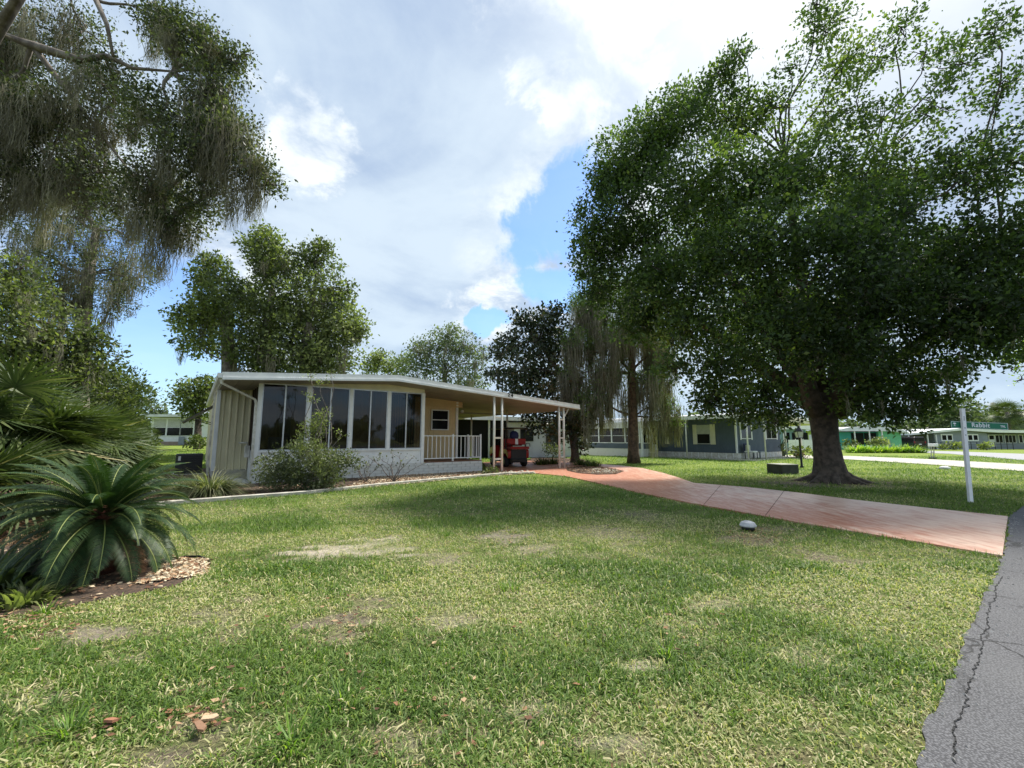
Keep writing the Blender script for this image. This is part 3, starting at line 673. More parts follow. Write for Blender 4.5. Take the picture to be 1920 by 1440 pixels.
# interior
box('floor',M['deck'],Hm,.08,5.6,.1,2.3,.42,.5)
box('curtain',M['curtain'],Hm,.9,1.25,1.9,1.95,.6,3.0)
cur=MB()
for i in range(22): cur.box(4.35+i*.05,4.385+i*.05,.32+.03*(i%2),.35+.03*(i%2),1.0,3.1)
cur.build('blind',mat('dim_blind',(.20,.20,.19),.8),Hm)
tb=MB(); tb.box(2.0,3.3,1.1,1.8,1.12,1.17)
for x in (2.1,3.2):
    for y in (1.2,1.7): tb.box(x-.03,x+.03,y-.03,y+.03,.5,1.12)
tb.build('indoor_table',M['curtain'],Hm)
ch=MB(); ch.box(.5,1.1,.9,1.5,.5,.9); ch.box(.5,1.1,1.4,1.55,.9,1.45); ch.box(3.6,4.2,1.1,1.7,.5,1.2); ch.build('indoor_chair',M['blind'],Hm)
# main body
def ribwall(name,m,s0,s1,y,z0,z1,pitch=.28,axis='s',depth=.025,parent=None,top=None):
    pts=[];n=int(round(abs(s1-s0)/pitch));p=(s1-s0)/n
    for i in range(n):
        a_=s0+i*p; pts+=[(a_,0),(a_+p*.62,0),(a_+p*.74,depth),(a_+p*.88,depth)]
    pts.append((s1,0)); vs=[];fs=[]
    for (q,d) in pts:
        zt=top(q) if top else z1
        for z in (z0,zt): vs.append((q,y-d,z) if axis=='s' else (y-d,q,z))
    for i in range(len(pts)-1): fs.append((2*i,2*i+2,2*i+3,2*i+1))
    return MB().add(vs,fs).build(name,M[m],parent or Hm)
box('house_body',M['dark'],Hm,-.97,8.38,2.32,12.5,.35,3.08)
ribwall('front_siding','cream',-1.0,0.0,2.28,.3,3.1,.2,depth=.05,top=lambda s:ztop(s)-.235)
ribwall('front_siding','tan',0.06,8.44,2.30,.5,3.1,.28,depth=.012,top=lambda s:ztop(s)-.235)
ribwall('side_siding','cream',2.28,12.5,-1.0,.3,3.08,.3,'w',.035)
ribwall('side_siding','tan',2.3,12.5,8.44,.5,3.08,.3,'w',-.02,top=lambda s:ztop(8.44)-.235)
box('corner_trim',M['white'],Hm,-1.06,-.95,2.2,2.3,.3,3.08)
box('corner_trim',M['white'],Hm,8.36,8.47,2.22,2.32,.5,ztop(8.44)-.24)
sk=MB(); sk.box(-1.0,-.94,2.3,12.5,0,.33); sk.box(-1.,0,2.24,2.3,0,.33); sk.build('foundation',M['conc'],Hm)
# lap band above porch
for i in range(3):
    z=2.86+i*.13; MB().prism([(2.20,z),(2.285,z+.02),(2.285,z+.13),(2.245,z+.13)],'x',5.69,8.7).build('lap_board',M['tan'],Hm)
# recessed wall window
def slider(x0,x1,z0,z1,y,parent,split='h',fm='white',gm='gdark',dw=.05):
    fr=MB(); t=.045
    fr.box(x0,x0+t,y-dw,y,z0,z1);fr.box(x1-t,x1,y-dw,y,z0,z1);fr.box(x0+t,x1-t,y-dw,y,z0,z0+t);fr.box(x0+t,x1-t,y-dw,y,z1-t,z1)
    zm,xm=(z0+z1)/2,(x0+x1)/2
    if split=='h': fr.box(x0+t,x1-t,y-dw+.01,y-.01,zm-.02,zm+.02)
    if split=='v': fr.box(xm-.02,xm+.02,y-dw+.01,y-.01,z0+t,z1-t)
    o=fr.build('window',M[fm],parent)
    if split=='h': qs=[(x0+t,x1-t,z0+t,zm-.02),(x0+t,x1-t,zm+.02,z1-t)]
    elif split=='v': qs=[(x0+t,xm-.02,z0+t,z1-t),(xm+.02,x1-t,z0+t,z1-t)]
    else: qs=[(x0+t,x1-t,z0+t,z1-t)]
    for q in qs: box('pane',M[gm],o,q[0],q[1],y-.025,y-.015,q[2],q[3])
    return o
slider(7.08,7.97,1.78,2.72,2.27,Hm)
# porch
box('porch_floor',M['deck'],Hm,5.70,8.42,.06,2.27,.40,.485)
mt=MB(); mt.box(0.03,8.42,.05,.14,0,.44); mt.box(8.34,8.42,.14,2.27,0,.40); mt.build('mortar_bed',M['mortar'],Hm)
bm_=None
def brick(s0,s1,z0,side=False):
    rgx=random.random()*.006
    if side: return box('brick',M['brick'],Hm,8.40,8.435+rgx,s0,s1,z0,z0+.103,bevel=.006)
    return box('brick',M['brick'],Hm,s0,s1,.015-rgx,.06,z0,z0+.103,bevel=.006)
shared={}
for r_ in range(4):
    z=.008+r_*.111; s=0.07-(.21 if r_%2 else 0)
    while s<8.42:
        a_,b2=max(s,.07),min(s+.41,8.43)
        if b2-a_>.05:
            L=round(b2-a_,3)
            if L not in shared:
                t_=MB().box(0,L,0,.045,0,.103).build('brick',M['brick'],Hm,bevel=.006); shared[L]=t_.data; o=t_
            else:
                o=bpy.data.objects.new('brick',shared[L]); col.objects.link(o); o.parent=Hm
                bv=o.modifiers.new('b','BEVEL'); bv.width=.006; bv.segments=1
            o.location=(a_,.012-random.random()*.01,z)
        s+=.42
    y=.07
    while y<2.2:
        brick(y,min(y+.41,2.26),z,True); y+=.42
# railing
ra=thing; 
def rail_sec(p0,p1,n):
    p0=np.array(p0);p1=np.array(p1); d=p1-p0
    mb=MB(); 
    for z in (.60,1.50):
        mb.tube([(p0[0],p0[1],z),(p1[0],p1[1],z)],.022,6)
    mb.build('rail',M['white'],Rl)
    for i in range(1,n):
        q=p0+d*i/n; box('baluster',M['white'],Rl,q[0]-.012,q[0]+.012,q[1]-.012,q[1]+.012,.61,1.49)
Rl=thing('porch_railing','white metal railing with thin balusters around the porch deck','railing',(A0[0],A0[1],0),YAW)
rail_sec((5.72,.08),(7.03,.08),7); rail_sec((7.03,.08),(8.38,.08),7); rail_sec((8.38,.08),(8.38,1.15),6)
for p in ((7.03,.08),(8.38,.08),(8.38,1.15)): box('rail_post',M['white'],Rl,p[0]-.03,p[0]+.03,p[1]-.03,p[1]+.03,.485,1.58)
# ladder posts
for (s0,s1,w_) in ((8.45,8.85,-.86),(12.13,12.42,-.86)):
    zb=ztop(s0)-.235
    for s in (s0,s1): MB().tube([(s,w_,.0),(s,w_,ztop(s)-.23)],.052,10).build('carport_post',M['postc'],Hm,True)
    for z in (.55,1.42,2.28): box('post_rung',M['postc'],Hm,s0+.05,s1-.05,w_-.03,w_+.03,z-.035,z+.035)
for (s,w_) in ((8.6,7.2),(12.2,7.2),(12.2,3.4)): MB().tube([(s,w_,0),(s,w_,ztop(s)-.23)],.05,8).build('carport_post',M['postc'],Hm,True)
MB().tube([(12.47,-.86,2.45),(12.62,-.86,2.62),(12.75,-.86,ztop(12.75)-.24)],.03,6).build('post_brace',M['postc'],Hm,True)
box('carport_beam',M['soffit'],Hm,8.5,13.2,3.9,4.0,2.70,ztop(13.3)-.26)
# porch lamp
MB().lathe([(0.02,0),(.07,.02),(.08,.09),(.03,.12)],10,(8.62,2.1,2.62)).build('porch_light',M['whiteold'],Hm,True)
# house number on the fascia
for i,ch_ in enumerate('24'):
    s=9.10+i*.17; text('house_number',ch_,.25,M['black'],Hm,(s,WF-.008,ztop(s)-.085),(R(90),0,0),.006,off=.004)
# downspout
MB().tube([(-1.10,-.86,3.10),(-1.08,-.86,3.0),(-.14,-.10,2.62),(-.10,-.09,2.5),(-.10,-.09,.08)],.042,4).build('downspout',M['whiteold'],Hm)
# meter pipe
mb=MB(); mb.box(-.16,-.02,1.6,1.85,.75,1.15); mb.tube([(-.1,1.72,1.15),(-.1,1.72,1.25),(-.35,1.72,1.25)],.03,6); mb.build('wall_meter',M['whiteold'],Hm)
# awning on the left wall
aw=MB()
aw.prism([(-1.04,2.75),(-2.0,2.05),(-1.98,2.02),(-1.04,2.70)],'y',5.0,7.2)
aw.tube([(-1.04,5.0,2.0),(-1.75,5.0,2.2)],.02,4); aw.tube([(-1.04,7.2,2.0),(-1.75,7.2,2.2)],.02,4); aw.tube([(-2.0,5.0,2.04),(-2.0,7.2,2.04)],.025,4)
aw.build('window_awning',mat('awning_bronze',(.10,.095,.09),.5),Hm)
MB().tube([(-1.1,3.0,3.05),(-1.14,3.0,0.1)],.045,4).build('downspout',M['whiteold'],Hm)

# ------------------------------------------------------------------ golf cart
def HLz(s,w_,z=0): p=HL(s,w_); return (p[0],p[1],z)
gc=thing('golf_cart','red golf cart with black roof parked under the carport, rear seat facing out','golf cart',HLz(11.15,1.3,.03),R(24))
def wheel(x,y,r=.25,w_=.2,parent=gc,side=1):
    t=MB().lathe([(r*.55,-w_/2),(r*.9,-w_/2),(r,-w_*.35),(r,w_*.35),(r*.9,w_/2),(r*.55,w_/2)],22,(x,y,r),'x').build('wheel',M['rubber'],parent,True)
    xo=x+side*w_*.5
    rim=MB().lathe([(r*.56,-.03),(r*.56,.0),(r*.48,.012),(r*.44,-.02)],20,(xo,y,r),'x')
    for k in range(6):
        th=k*math.pi/3; c_,s_=math.cos(th),math.sin(th)
        rim.tube([(xo+.006*side,y+c_*.03,r+s_*.03),(xo+.006*side,y+c_*r*.5,r+s_*r*.5)],.016,4)
    rim.build('rim',M['chrome'],t)
for x,s_ in ((-.48,-1),(.48,1)):
    wheel(x,0,side=s_); wheel(x,1.68,side=s_)
prof=[(-.42,.42),(-.30,.40),(-.29,.50),(-.20,.60),(0,.64),(.20,.60),(.30,.48),(.31,.30),(1.38,.30),(1.38,.34),(.75,.36),(.62,.78),(.2,.88),(-.38,.84),(-.45,.70)]
MB().prism(prof,'x',-.56,.56).build('body',M['red'],gc,bevel=.03)
MB().prism([(1.3,.34),(1.42,.52),(1.62,.60),(1.86,.56),(1.98,.42),(2.1,.40),(2.14,.62),(1.95,.92),(1.5,1.02),(1.42,.95),(1.3,.6)],'x',-.54,.54).build('front_cowl',M['red'],gc,bevel=.03)
mb=MB(); mb.box(-.42,.42,-.44,.0,.22,.44); mb.box(-.3,.3,0,1.7,.2,.3); mb.tube([(-.48,0,.25),(.48,0,.25)],.04,8); mb.tube([(-.48,1.68,.25),(.48,1.68,.25)],.03,8); mb.build('chassis',M['black'],gc)
mb=MB(); mb.box(-.4,.4,-.475,-.44,.38,.82); mb.box(-.46,.46,-.80,-.44,.33,.37); mb.build('rear_footrest',M['black'],gc)
# rear seat
mb=MB().box(-.5,.5,-.62,-.2,.86,.98); rs=mb.build('rear_seat',M['redseat'],gc,bevel=.03)
box('seat_back',M['redseat'],rs,-.5,.5,-.22,-.12,1.06,1.36,bevel=.04)
box('stripe',M['signw'],rs,-.08,.08,-.232,-.105,1.075,1.355,bevel=.02); 
mb=MB()
for x in (-.52,.52): mb.tube([(x,-.62,.98),(x,-.60,1.12),(x,-.2,1.12),(x,-.16,.9)],.018,6)
mb.build('arm_rail',M['black'],rs)
fs_=box('front_seat',M['redseat'],gc,-.5,.5,.30,.78,.80,.92,bevel=.03); box('seat_back',M['redseat'],fs_,-.5,.5,.18,.29,1.0,1.36,bevel=.04)
MB().box(-.58,.58,-.35,2.0,1.84,1.90).build('roof',M['black'],gc,bevel=.03)
mb=MB()
for x in (-.53,.53):
    MB().tube([(x,-.05,.85),(x,-.12,1.84)],.022,6).build('roof_strut',M['black'],gc); MB().tube([(x,1.55,.95),(x,1.30,1.84)],.022,6).build('roof_strut',M['black'],gc)
MB().prism([(1.56,.98),(1.31,1.83),(1.32,1.83),(1.57,.98)],'x',-.5,.5).build('windscreen',M['glass'],gc)
mb=MB(); th=[(math.cos(k*math.pi/6),math.sin(k*math.pi/6)) for k in range(13)]
mb.tube([(-.25+.17*c_,1.2+.05*s_,1.12+.15*s_) for c_,s_ in th],.014,5,False); mb.tube([(-.25,1.2,1.12),(-.25,1.45,.9)],.02,5); mb.build('steering_wheel',M['black'],gc)
for x in (-.47,.47): box('tail_light',M['redseat'],gc,x-.05,x+.05,-.47,-.45,.70,.78)
box('number_plate',M['signw'],gc,.12,.34,-.49,-.478,.86,.97)
bg_=MB().lathe([(.12,0),(.2,.05),(.23,.2),(.2,.36),(.08,.44)],14,(0,0,0)).build('bag',M['navy'],None,True); p=HLz(11.05,1.3+.02,0)
q=A0+ex*11.13+nx*(1.30+.03); bg_.location=(q[0],q[1],1.32); tag(bg_,'round navy blue bag standing on the golf cart behind the rear seat','bag')
# ------------------------------------------------------------------ house behind the carport
Hc=thing('neighbour_home','pale home seen through the carport with a dark screened end','mobile home',(*g(860,867),0),YAW*.45)
Hc.location=(-3.4,30,0)
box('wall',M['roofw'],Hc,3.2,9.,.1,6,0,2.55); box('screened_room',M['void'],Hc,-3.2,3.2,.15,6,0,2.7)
MB().prism([(-3.5,2.75),(9.3,2.60),(9.3,2.85),(-3.5,3.05)],'y',-.35,6.2).build('roof',M['white'],Hc)
box('window',M['gdark'],Hc,4.2,5.2,.06,.1,1.2,2.1); box('shutter',M['utility'],Hc,6.2,7.2,.05,.1,.7,2.2)
box('door_post',M['white'],Hc,1.8,1.92,.02,.15,0,2.75)

# ------------------------------------------------------------------ blue house
Cx=np.array((14.92,28.63))
Bh=thing('mobile_home','slate blue mobile home with white skirting and a screened porch on its left','mobile home',(Cx[0],Cx[1],0),YAW)
ribwall('side_wall','blue',0,9.,0,.44,2.72,.2,'w',.012,Bh); ribwall('end_wall','blue',0,6.75,0,.44,2.76,.2,'s',.012,Bh)
box('house_body',M['dark'],Bh,.03,6.72,.03,12,.3,2.7)
sk=MB(); sk.box(-.02,.02,-.02,9.,0,.42); sk.box(0.02,6.8,-.03,.02,0,.42); sk.build('skirting',M['whiteold'],Bh)
for i in range(12): box('skirt_batten',M['white'],Bh,-.04,-.021,.2+i*.5,.25+i*.5,0.02,.42)
for i in range(13): box('skirt_batten',M['white'],Bh,.3+i*.5,.35+i*.5,-.05,-.031,0.02,.42)
box('corner_trim',M['white'],Bh,-.05,.05,-.05,.05,.42,2.76)
rf=MB().prism([(-1.25,2.78),(3.4,3.15),(8.2,2.78),(8.2,2.92),(3.4,3.30),(-1.25,2.92)],'y',-1.45,12.2).build('roof',M['roofw'],Bh)
MB().prism([(-1.3,2.72),(3.4,3.09),(8.25,2.72),(8.25,2.95),(3.4,3.33),(-1.3,2.95)],'y',-1.5,-1.452).build('fascia',M['white'],rf)
box('fascia',M['white'],rf,-1.36,-1.30,-1.5,12.2,2.70,2.95)
slab=box('patio_slab',M['conc'],Bh,-1.35,7.5,-1.5,6.,0,.06)
for p in ((-1.05,-1.2),(1.35,-1.2),(4.65,-1.2),(-1.15,2.9),(-1.15,5.9),(7.3,-1.2)): MB().tube([(p[0],p[1],0),(p[0],p[1],2.76)],.05,8).build('porch_post',M['postc'],Bh,True)
# end wall windows (facing front-right)
def win2(x0,x1,z0,z1):
    o=slider(x0,x1,z0,z1,-.015,Bh,'v','white','gdark',.04)
win2(.62,2.1,1.36,2.42); win2(4.35,6.1,1.36,2.42)
for (x0,x1) in ((.50,.62),(2.1,2.22),(4.23,4.35),(6.1,6.22)): box('shutter',M['white'],Bh,x0,x1,-.05,-.014,1.30,2.48)
# side wall window with shutters
box('window',M['blind'],Bh,-.05,-.013,1.75,2.75,1.0,2.35); box('pane',M['gdark'],Bh,-.06,-.051,1.8,2.7,1.05,1.7)
for (y0,y1) in ((1.40,1.75),(2.75,3.05),(5.0,5.35)): box('shutter',M['beige'],Bh,-.05,-.013,y0,y1,.98,2.38)
# screened porch block to the left: s -1.95..0 , w 6..13
Sp=Bh
box('porch_wall',M['brick'],Sp,-2.0,-1.9,6.05,13,0,.62); box('porch_wall',M['brick'],Sp,-2.,0,6.0,6.1,0,.62)
box('porch_band',M['blue'],Sp,-2.02,-1.9,6.1,13,.62,1.05); box('porch_band',M['blue'],Sp,-1.98,-.85,5.98,6.08,.62,1.05)
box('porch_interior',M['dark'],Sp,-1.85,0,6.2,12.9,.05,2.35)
k_=0
for i in range(5):
    y0=6.15+i*1.35; 
    fr=MB(); fr.box(-2.03,-1.95,y0,y0+.1,1.05,2.2); fr.box(-2.02,-1.96,y0+.1,y0+1.3,1.6,1.63); fr.box(-2.03,-1.93,y0+.1,y0+1.35,1.03,1.08); o=fr.build('window',M['white'],Sp)
    box('pane',M['gdark'],o,-1.99,-1.97,y0+.1,y0+1.3,1.08,2.2)
for x0,x1 in ((-1.85,-1.4),(-1.35,-.95)):
    fr=MB(); fr.box(x0-.05,x0,5.97,6.05,1.05,2.2); fr.box(x0-.05,x1+.05,5.97,6.05,1.02,1.07); o=fr.build('window',M['white'],Sp); box('pane',M['gdark'],o,x0,x1,6.0,6.02,1.07,2.2)
dr=MB(); dr.box(-.85,-.75,5.95,6.05,.5,2.2); dr.box(-.25,-.15,5.95,6.05,.5,2.2); dr.box(-.75,-.25,5.95,6.05,.5,.95); o=dr.build('porch_door',M['white'],Sp); box('pane',M['gdark'],o,-.75,-.25,5.99,6.01,.95,2.2)
box('porch_step',M['conc'],Sp,-1.3,.2,5.2,5.95,0.062,.3)
box('porch_awning',M['whiteold'],Sp,-2.05,0,5.9,13,2.2,2.66); box('corner_post',M['white'],Sp,-2.08,-1.95,5.92,6.04,0,2.2); box('corner_post',M['white'],Sp,-2.06,-1.94,13,13.12,0,2.2)
# patio chair and table at the blue house
def hb(s,w_): p=Cx+ex*s+nx*w_; return (p[0],p[1],.06)
ch=thing('patio_chair','dark patio chair with a pale cushion under the blue home window','chair',hb(.75,-.55),YAW)
box('seat',M['signw'],ch,-.3,.3,-.3,.3,.42,.52,bevel=.03); box('backrest',M['navy'],ch,-.32,.32,.25,.32,.5,1.0,bevel=.02); box('cushion',M['blind'],ch,-.25,.25,.12,.25,.5,.9,bevel=.04)
for x in (-.28,.28):
    for y in (-.26,.26): box('leg',M['black'],ch,x-.02,x+.02,y-.02,y+.02,0,.42)
tbp=thing('patio_table','low grey patio table beside the pale cushioned chair','table',hb(1.9,-.6),YAW)
box('tabletop',M['gray'],tbp,-.45,.45,-.25,.25,.42,.47)
for x in (-.4,.4):
    for y in (-.2,.2): box('leg',M['gray'],tbp,x-.02,x+.02,y-.02,y+.02,0,.42)
# ------------------------------------------------------------------ far homes
def far_home(name,label,u0,u1,Y,base_v,depth=9,rz=0.):
    p=at(u0,822,Y); x1=at(u1,822,Y)[0]; zb=at(u0,base_v,Y)[2]
    T=thing(name,label,'mobile home',(p[0],Y,max(0,zb) if Y<50 and u0<600 else 0),rz); return T,x1-p[0],Y/806.
# white home far left
T,Wd,k=far_home('mobile_home','small white home with three blind covered windows far left behind the lawn',281,372,44,835)
z0=T.location.z
def zt(v,Y=44): return at(0,v,Y)[2]-z0
box('wall',M['white'],T,0,Wd+3,0,6,.0,zt(783)); box('foundation',mat('pinkish_block',(.36,.27,.22),.9),T,-.02,Wd+3,-.04,-.005,-.4,zt(828))
MB().box(-.85,Wd+3,-.7,6,zt(782),zt(777.5)).build('roof',M['roofw'],T)
for i,(a_,b2) in enumerate(((286.5,309.5),(313,336),(338.5,361))):
    x0,x1=(a_-281)*k,(b2-281)*k; o=box('window',M['white'],T,x0-.1,x1+.1,-.06,-.01,zt(817.5),zt(785)); box('blind',M['blind'],o,x0,x1,-.08,-.062,zt(801),zt(786)); box('pane',M['gdark'],o,x0,x1,-.08,-.062,zt(816.5),zt(802))
box('side_door',M['gray'],T,(337-281)*k,(348-281)*k,-.16,-.09,zt(834),zt(819))
# carport home right behind (beige roof + white fence)
T,Wd,k=far_home('carport','beige flat metal carport roof on thin posts beyond the blue home',1464,1535,40,846)
def zr(v,Y): return at(0,v,Y)[2]
MB().prism([(0,zr(790,40)),(Wd*1.02,zr(797,40)),(Wd*1.02,zr(794,40)),(0,zr(781,40))],'y',0,7).build('roof',M['beige'],T); 
for x in (.35,1.9,Wd*.95): MB().tube([(x,.1,0),(x,.1,2.7)],.045,6).build('post',M['postc'],T)
fn=thing('fence','low white panel fence in front of the pale home beyond the blue home','fence',(*g(1478,846)[:2],0)); fn.location=(at(1478,822,46)[0],46,0)
for i in range(4):
    box('fence_panel',M['white'],fn,i*.8,.74+i*.8,0,.04,.1,1.25); box('fence_post',M['white'],fn,.75+i*.8,.8+i*.8,-.02,.06,0,1.35)
T,Wd,k=far_home('mobile_home','white roofed pale teal home beyond the low white fence',1462,1512,52,840)
box('wall',mat('pale_teal',(.20,.33,.34),.7),T,0,Wd,0,5,0,2.5); box('roof',M['white'],T,-.5,Wd+1.2,-.5,5,2.5,3.0)
for i in range(3): box('window',M['gdark'],T,.4+i*1.1,1.2+i*1.1,-.05,-.01,.9,2.1)
T,Wd,k=far_home('mobile_home','lime green home corner seen left of the big tree trunk',1515,1535,58,840)
box('wall',mat('lime_wall',(.42,.55,.10),.7),T,0,Wd,0,5,0,2.4); MB().prism([(-1.2,2.3),(Wd+1,2.8),(Wd+1,3.),(-1.2,2.5)],'y',-.4,5).build('roof',M['white'],T); box('window',M['white'],T,.1,.7,-.05,-.01,1.,1.9)
# turquoise home
T,Wd,k=far_home('mobile_home','turquoise and green home behind the leafy bed right of the big trunk',1575,1680,55,840)
box('wall',M['teal'],T,0,4.7,0,5,0,2.2); box('wall',M['green'],T,4.7,Wd+.4,-.3,5,0,2.35)
MB().prism([(-.5,2.30),(Wd-1,2.30),(Wd+.8,2.0),(Wd+.8,2.2),(Wd-1.2,2.85),(.8,2.85),(-.5,2.55)],'y',-1.,5).build('roof',M['roofw'],T)
for (a_,b2) in ((1.45,3.0),(3.1,3.8),(3.9,4.6)): box('window',M['gdark'],T,a_,b2,-.06,-.01,.6,2.1)
for x in (1.2,3.05,4.65): box('post',M['white'],T,x,x+.1,-.9,-.8,0,2.3)
box('door',M['gray'],T,5.6,6.1,-.36,-.31,.2,1.1)
# lemon home
T,Wd,k=far_home('mobile_home','pale yellow home with white shutters between the green home and the grey one',1683,1716,60,838)
box('wall',M['lemon'],T,0,Wd,0,5,0,2.3); MB().box(-.4,Wd+.3,-.5,5,2.3,2.6).build('roof',M['white'],T); box('window',M['white'],T,.5,1.5,-.05,-.01,.9,1.9)
box('awning',M['green'],T,.3,1.6,-.5,-.06,1.9,2.15)
# grey home on the right
T,Wd,k=far_home('mobile_home','grey home with white gabled roof, carport and long window band far right',1700,1990,56,840)
kk=56/806.
def gx(u): return (u-1700)*kk
def gz(v): return at(0,v,56)[2]
MB().prism([(gx(1752),0),(gx(1852),0),(gx(1852),gz(812)),(gx(1797),gz(807)),(gx(1752),gz(812))],'y',0,9).build('wall',M['gray'],T)
box('wall',M['gray'],T,gx(1852),gx(1985),1.2,9,0,gz(813))
MB().prism([(gx(1698),gz(816)),(gx(1797),gz(807)),(gx(1860),gz(811)),(gx(1990),gz(813)),(gx(1990),gz(808)),(gx(1860),gz(806)),(gx(1797),gz(803)),(gx(1698),gz(812.5))],'y',-.6,9).build('roof',M['white'],T)
for (a_,b2) in ((1764,1786),(1813,1834)):
    o=box('window',M['white'],T,gx(a_),gx(b2),-.06,-.01,gz(827),gz(814)); mid=(a_+b2)/2
    for (c_,d_) in ((a_+2,mid-1.4),(mid+1.4,b2-2)): box('pane',M['gdark'],o,gx(c_),gx(d_),-.08,-.062,gz(825),gz(816))
for (a_,b2) in ((1855,1861),(1862,1868),(1885,1891),(1892,1898),(1903,1909),(1910,1916),(1917,1923),(1930,1936),(1938,1944),(1946,1952)): o=box('window',M['white'],T,gx(a_)-.05,gx(b2)+.05,1.13,1.19,gz(831),gz(815)); box('pane',M['gdark'],o,gx(a_)+.03,gx(b2)-.03,1.10,1.125,gz(830),gz(816))
o=box('door',M['white'],T,gx(1871),gx(1883),1.1,1.19,gz(839),gz(815)); box('pane',M['gdark'],o,gx(1873),gx(1881),1.07,1.095,gz(824),gz(816.5))
for u in (1700,1735,1751): box('carport_post',M['white'],T,gx(u),gx(u)+.12,-.3,-.18,0,gz(815))
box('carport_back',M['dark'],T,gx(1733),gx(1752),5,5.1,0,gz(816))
fn=thing('fence','low dark wire fence in front of the grey home','fence',(at(1752,822,54)[0],54,0))
for i in range(14): box('fence_post',M['black'],fn,i*.75,i*.75+.05,0,.05,0,.95)
for z in (.3,.6,.9): box('fence_rail',M['black'],fn,0,9.8,.01,.04,z,z+.03)
# SUV
sv_=thing('parked_car','dark maroon black car parked under the carport of the grey home','car',(at(1724,822,54.5)[0],54.5,0),R(8))
car=mat('car_paint',(.025,.012,.018),.25,coat=.5)
MB().prism([(-.9,.35),(.9,.35),(.93,.8),(.88,1.05),(.72,1.6),(-.72,1.6),(-.88,1.05),(-.93,.8)],'y',-.0,4.3).build('body',car,sv_,bevel=.06)
box('window',M['gdark'],sv_,-.68,.68,-.02,-.005,1.08,1.5); 
for x in (-.8,.8): box('tail_light',M['redseat'],sv_,x-.08,x+.08,-.03,-.005,.8,1.05); MB().lathe([(.1,-.1),(.34,-.1),(.34,.1),(.1,.1)],14,(x,.7,.34),'x').build('wheel',M['rubber'],sv_)
box('number_plate',M['signw'],sv_,-.2,.2,-.03,-.005,.6,.72); box('bumper',M['black'],sv_,-.9,.9,-.1,0,.35,.55)

# ------------------------------------------------------------------ street furniture
p=g(1820,942); sg=thing('street_sign','white square post carrying a green street name sign, on the lawn corner','street sign',(p[0],p[1],0),R(-3)); sg.rotation_euler=(0,.04,R(-3))
MB().prism([(-.038,-.03),(.038,-.03),(.038,.03),(-.038,.03)],'z',0,2.06).build('post',M['white'],sg,bevel=.006)
box('post_cap',M['white'],sg,-.042,.042,-.034,.034,2.06,2.075)
for z in (1.80,1.62,1.46): box('post_mark',M['stone'],sg,-.018,.010,-.0325,-.0305,z,z+(.10 if z>1.7 else .03))
bl=thing; 
x0,x1=-.235,.985; zc=1.72 
sgn=MB().box(x0,x1,.040,.048,1.625,1.785).build('sign_plate',M['sign'],sg)
mb=MB(); t=.007
for q in ((x0+.006,x1-.006,1.631,1.631+t),(x0+.006,x1-.006,1.779-t,1.779),(x0+.006,x0+.006+t,1.631+t,1.779-t),(x1-.006-t,x1-.006,1.631+t,1.779-t)): mb.box(q[0],q[1],.0375,.0395,q[2],q[3])
mb.build('sign_border',M['signw'],sgn)
text('sign_lettering','Rabbit',.135,M['signw'],sgn,(.40,.0385,1.708),(R(90),0,0),.001,1.12,off=.003)
text('sign_lettering','TRL',.062,M['signw'],sgn,(.875,.0385,1.70),(R(90),0,0),.001,1.1,off=.002)
mb=MB(); cx,cz=-.155,1.72
mb.prism([(cx+.034*math.cos(a_),cz+.012+.018*math.sin(a_)) for a_ in np.linspace(0,6.283,12)[:-1]],'y',.0375,.0392); mb.box(cx-.004,cx+.004,.0373,.0391,cz-.035,cz); mb.box(cx-.02,cx+.02,.0373,.0391,cz-.042,cz-.035)
mb.build('sign_emblem',M['signw'],sgn)
# lamp post
lp=thing('lamp_post','black lamp post with a frosted four sided lantern left of the big trunk','lamp post',(at(1499,822,20.9)[0],20.9,0))
MB().lathe([(.09,0),(.09,.05),(.05,.1),(.042,1.35),(.06,1.38),(.05,1.42)],12).build('pole',M['black'],lp,True)
MB().prism([(-.10,1.44),(.10,1.44),(.155,1.72),(-.155,1.72)],'y',-.10,.10).build('lantern',M['lampglass'],lp)
mb=MB()
for x,y in ((-1,-1),(1,-1),(1,1),(-1,1)): mb.tube([(x*.105,y*.105,1.42),(x*.165,y*.12,1.74)],.012,4)
mb.box(-.12,.12,-.12,.12,1.41,1.44); mb.build('lantern_frame',M['black'],lp)
MB().lathe([(.24,1.73),(.23,1.76),(.06,1.93),(.06,1.97),(.03,2.0)],4).build('lantern_roof',M['black'],lp)
# utility box
p=g(1467,890); ub=thing('utility_box','low dark green utility box with pale lid beside the big tree base','utility box',(p[0],p[1],0),R(12))
box('cabinet',M['utility'],ub,0,.78,0,.75,0,.36,bevel=.01); box('lid',mat('pale_lid',(.36,.36,.31),.7),ub,-.01,.79,-.01,.76,.362,.39)
# small grey and black cap lamp on lawn
p=g(1403,995); cl_=thing('landscape_light','small grey domed light with black base in the near lawn by the driveway','garden light',(p[0],p[1],0.01),.3)
MB().lathe([(.085,0),(.095,.02),(.085,.075),(.02,.08)],16).build('base',M['black'],cl_,True)
MB().lathe([(.118,.055),(.122,.07),(.095,.115),(.05,.135),(.0,.138)],9).build('cap',M['stone'],cl_)
p=g(1772,880); o=MB().lathe([(.19,0),(.21,.04),(.18,.10),(.1,.145),(.02,.15)],14).build('valve_cover',mat('white_cover',(.68,.68,.66),.5),None,True); o.location=(p[0],p[1],0); tag(o,'round white domed cover lying in the lawn before the pale neighbour driveway','ground cover')
o=MB().lathe([(.24,0),(.24,.03)],14).build('valve_ring',M['black']); o.location=(p[0]-.06,p[1]+.02,.0); tag(o,'flat black ring round the white domed cover','ground ring')
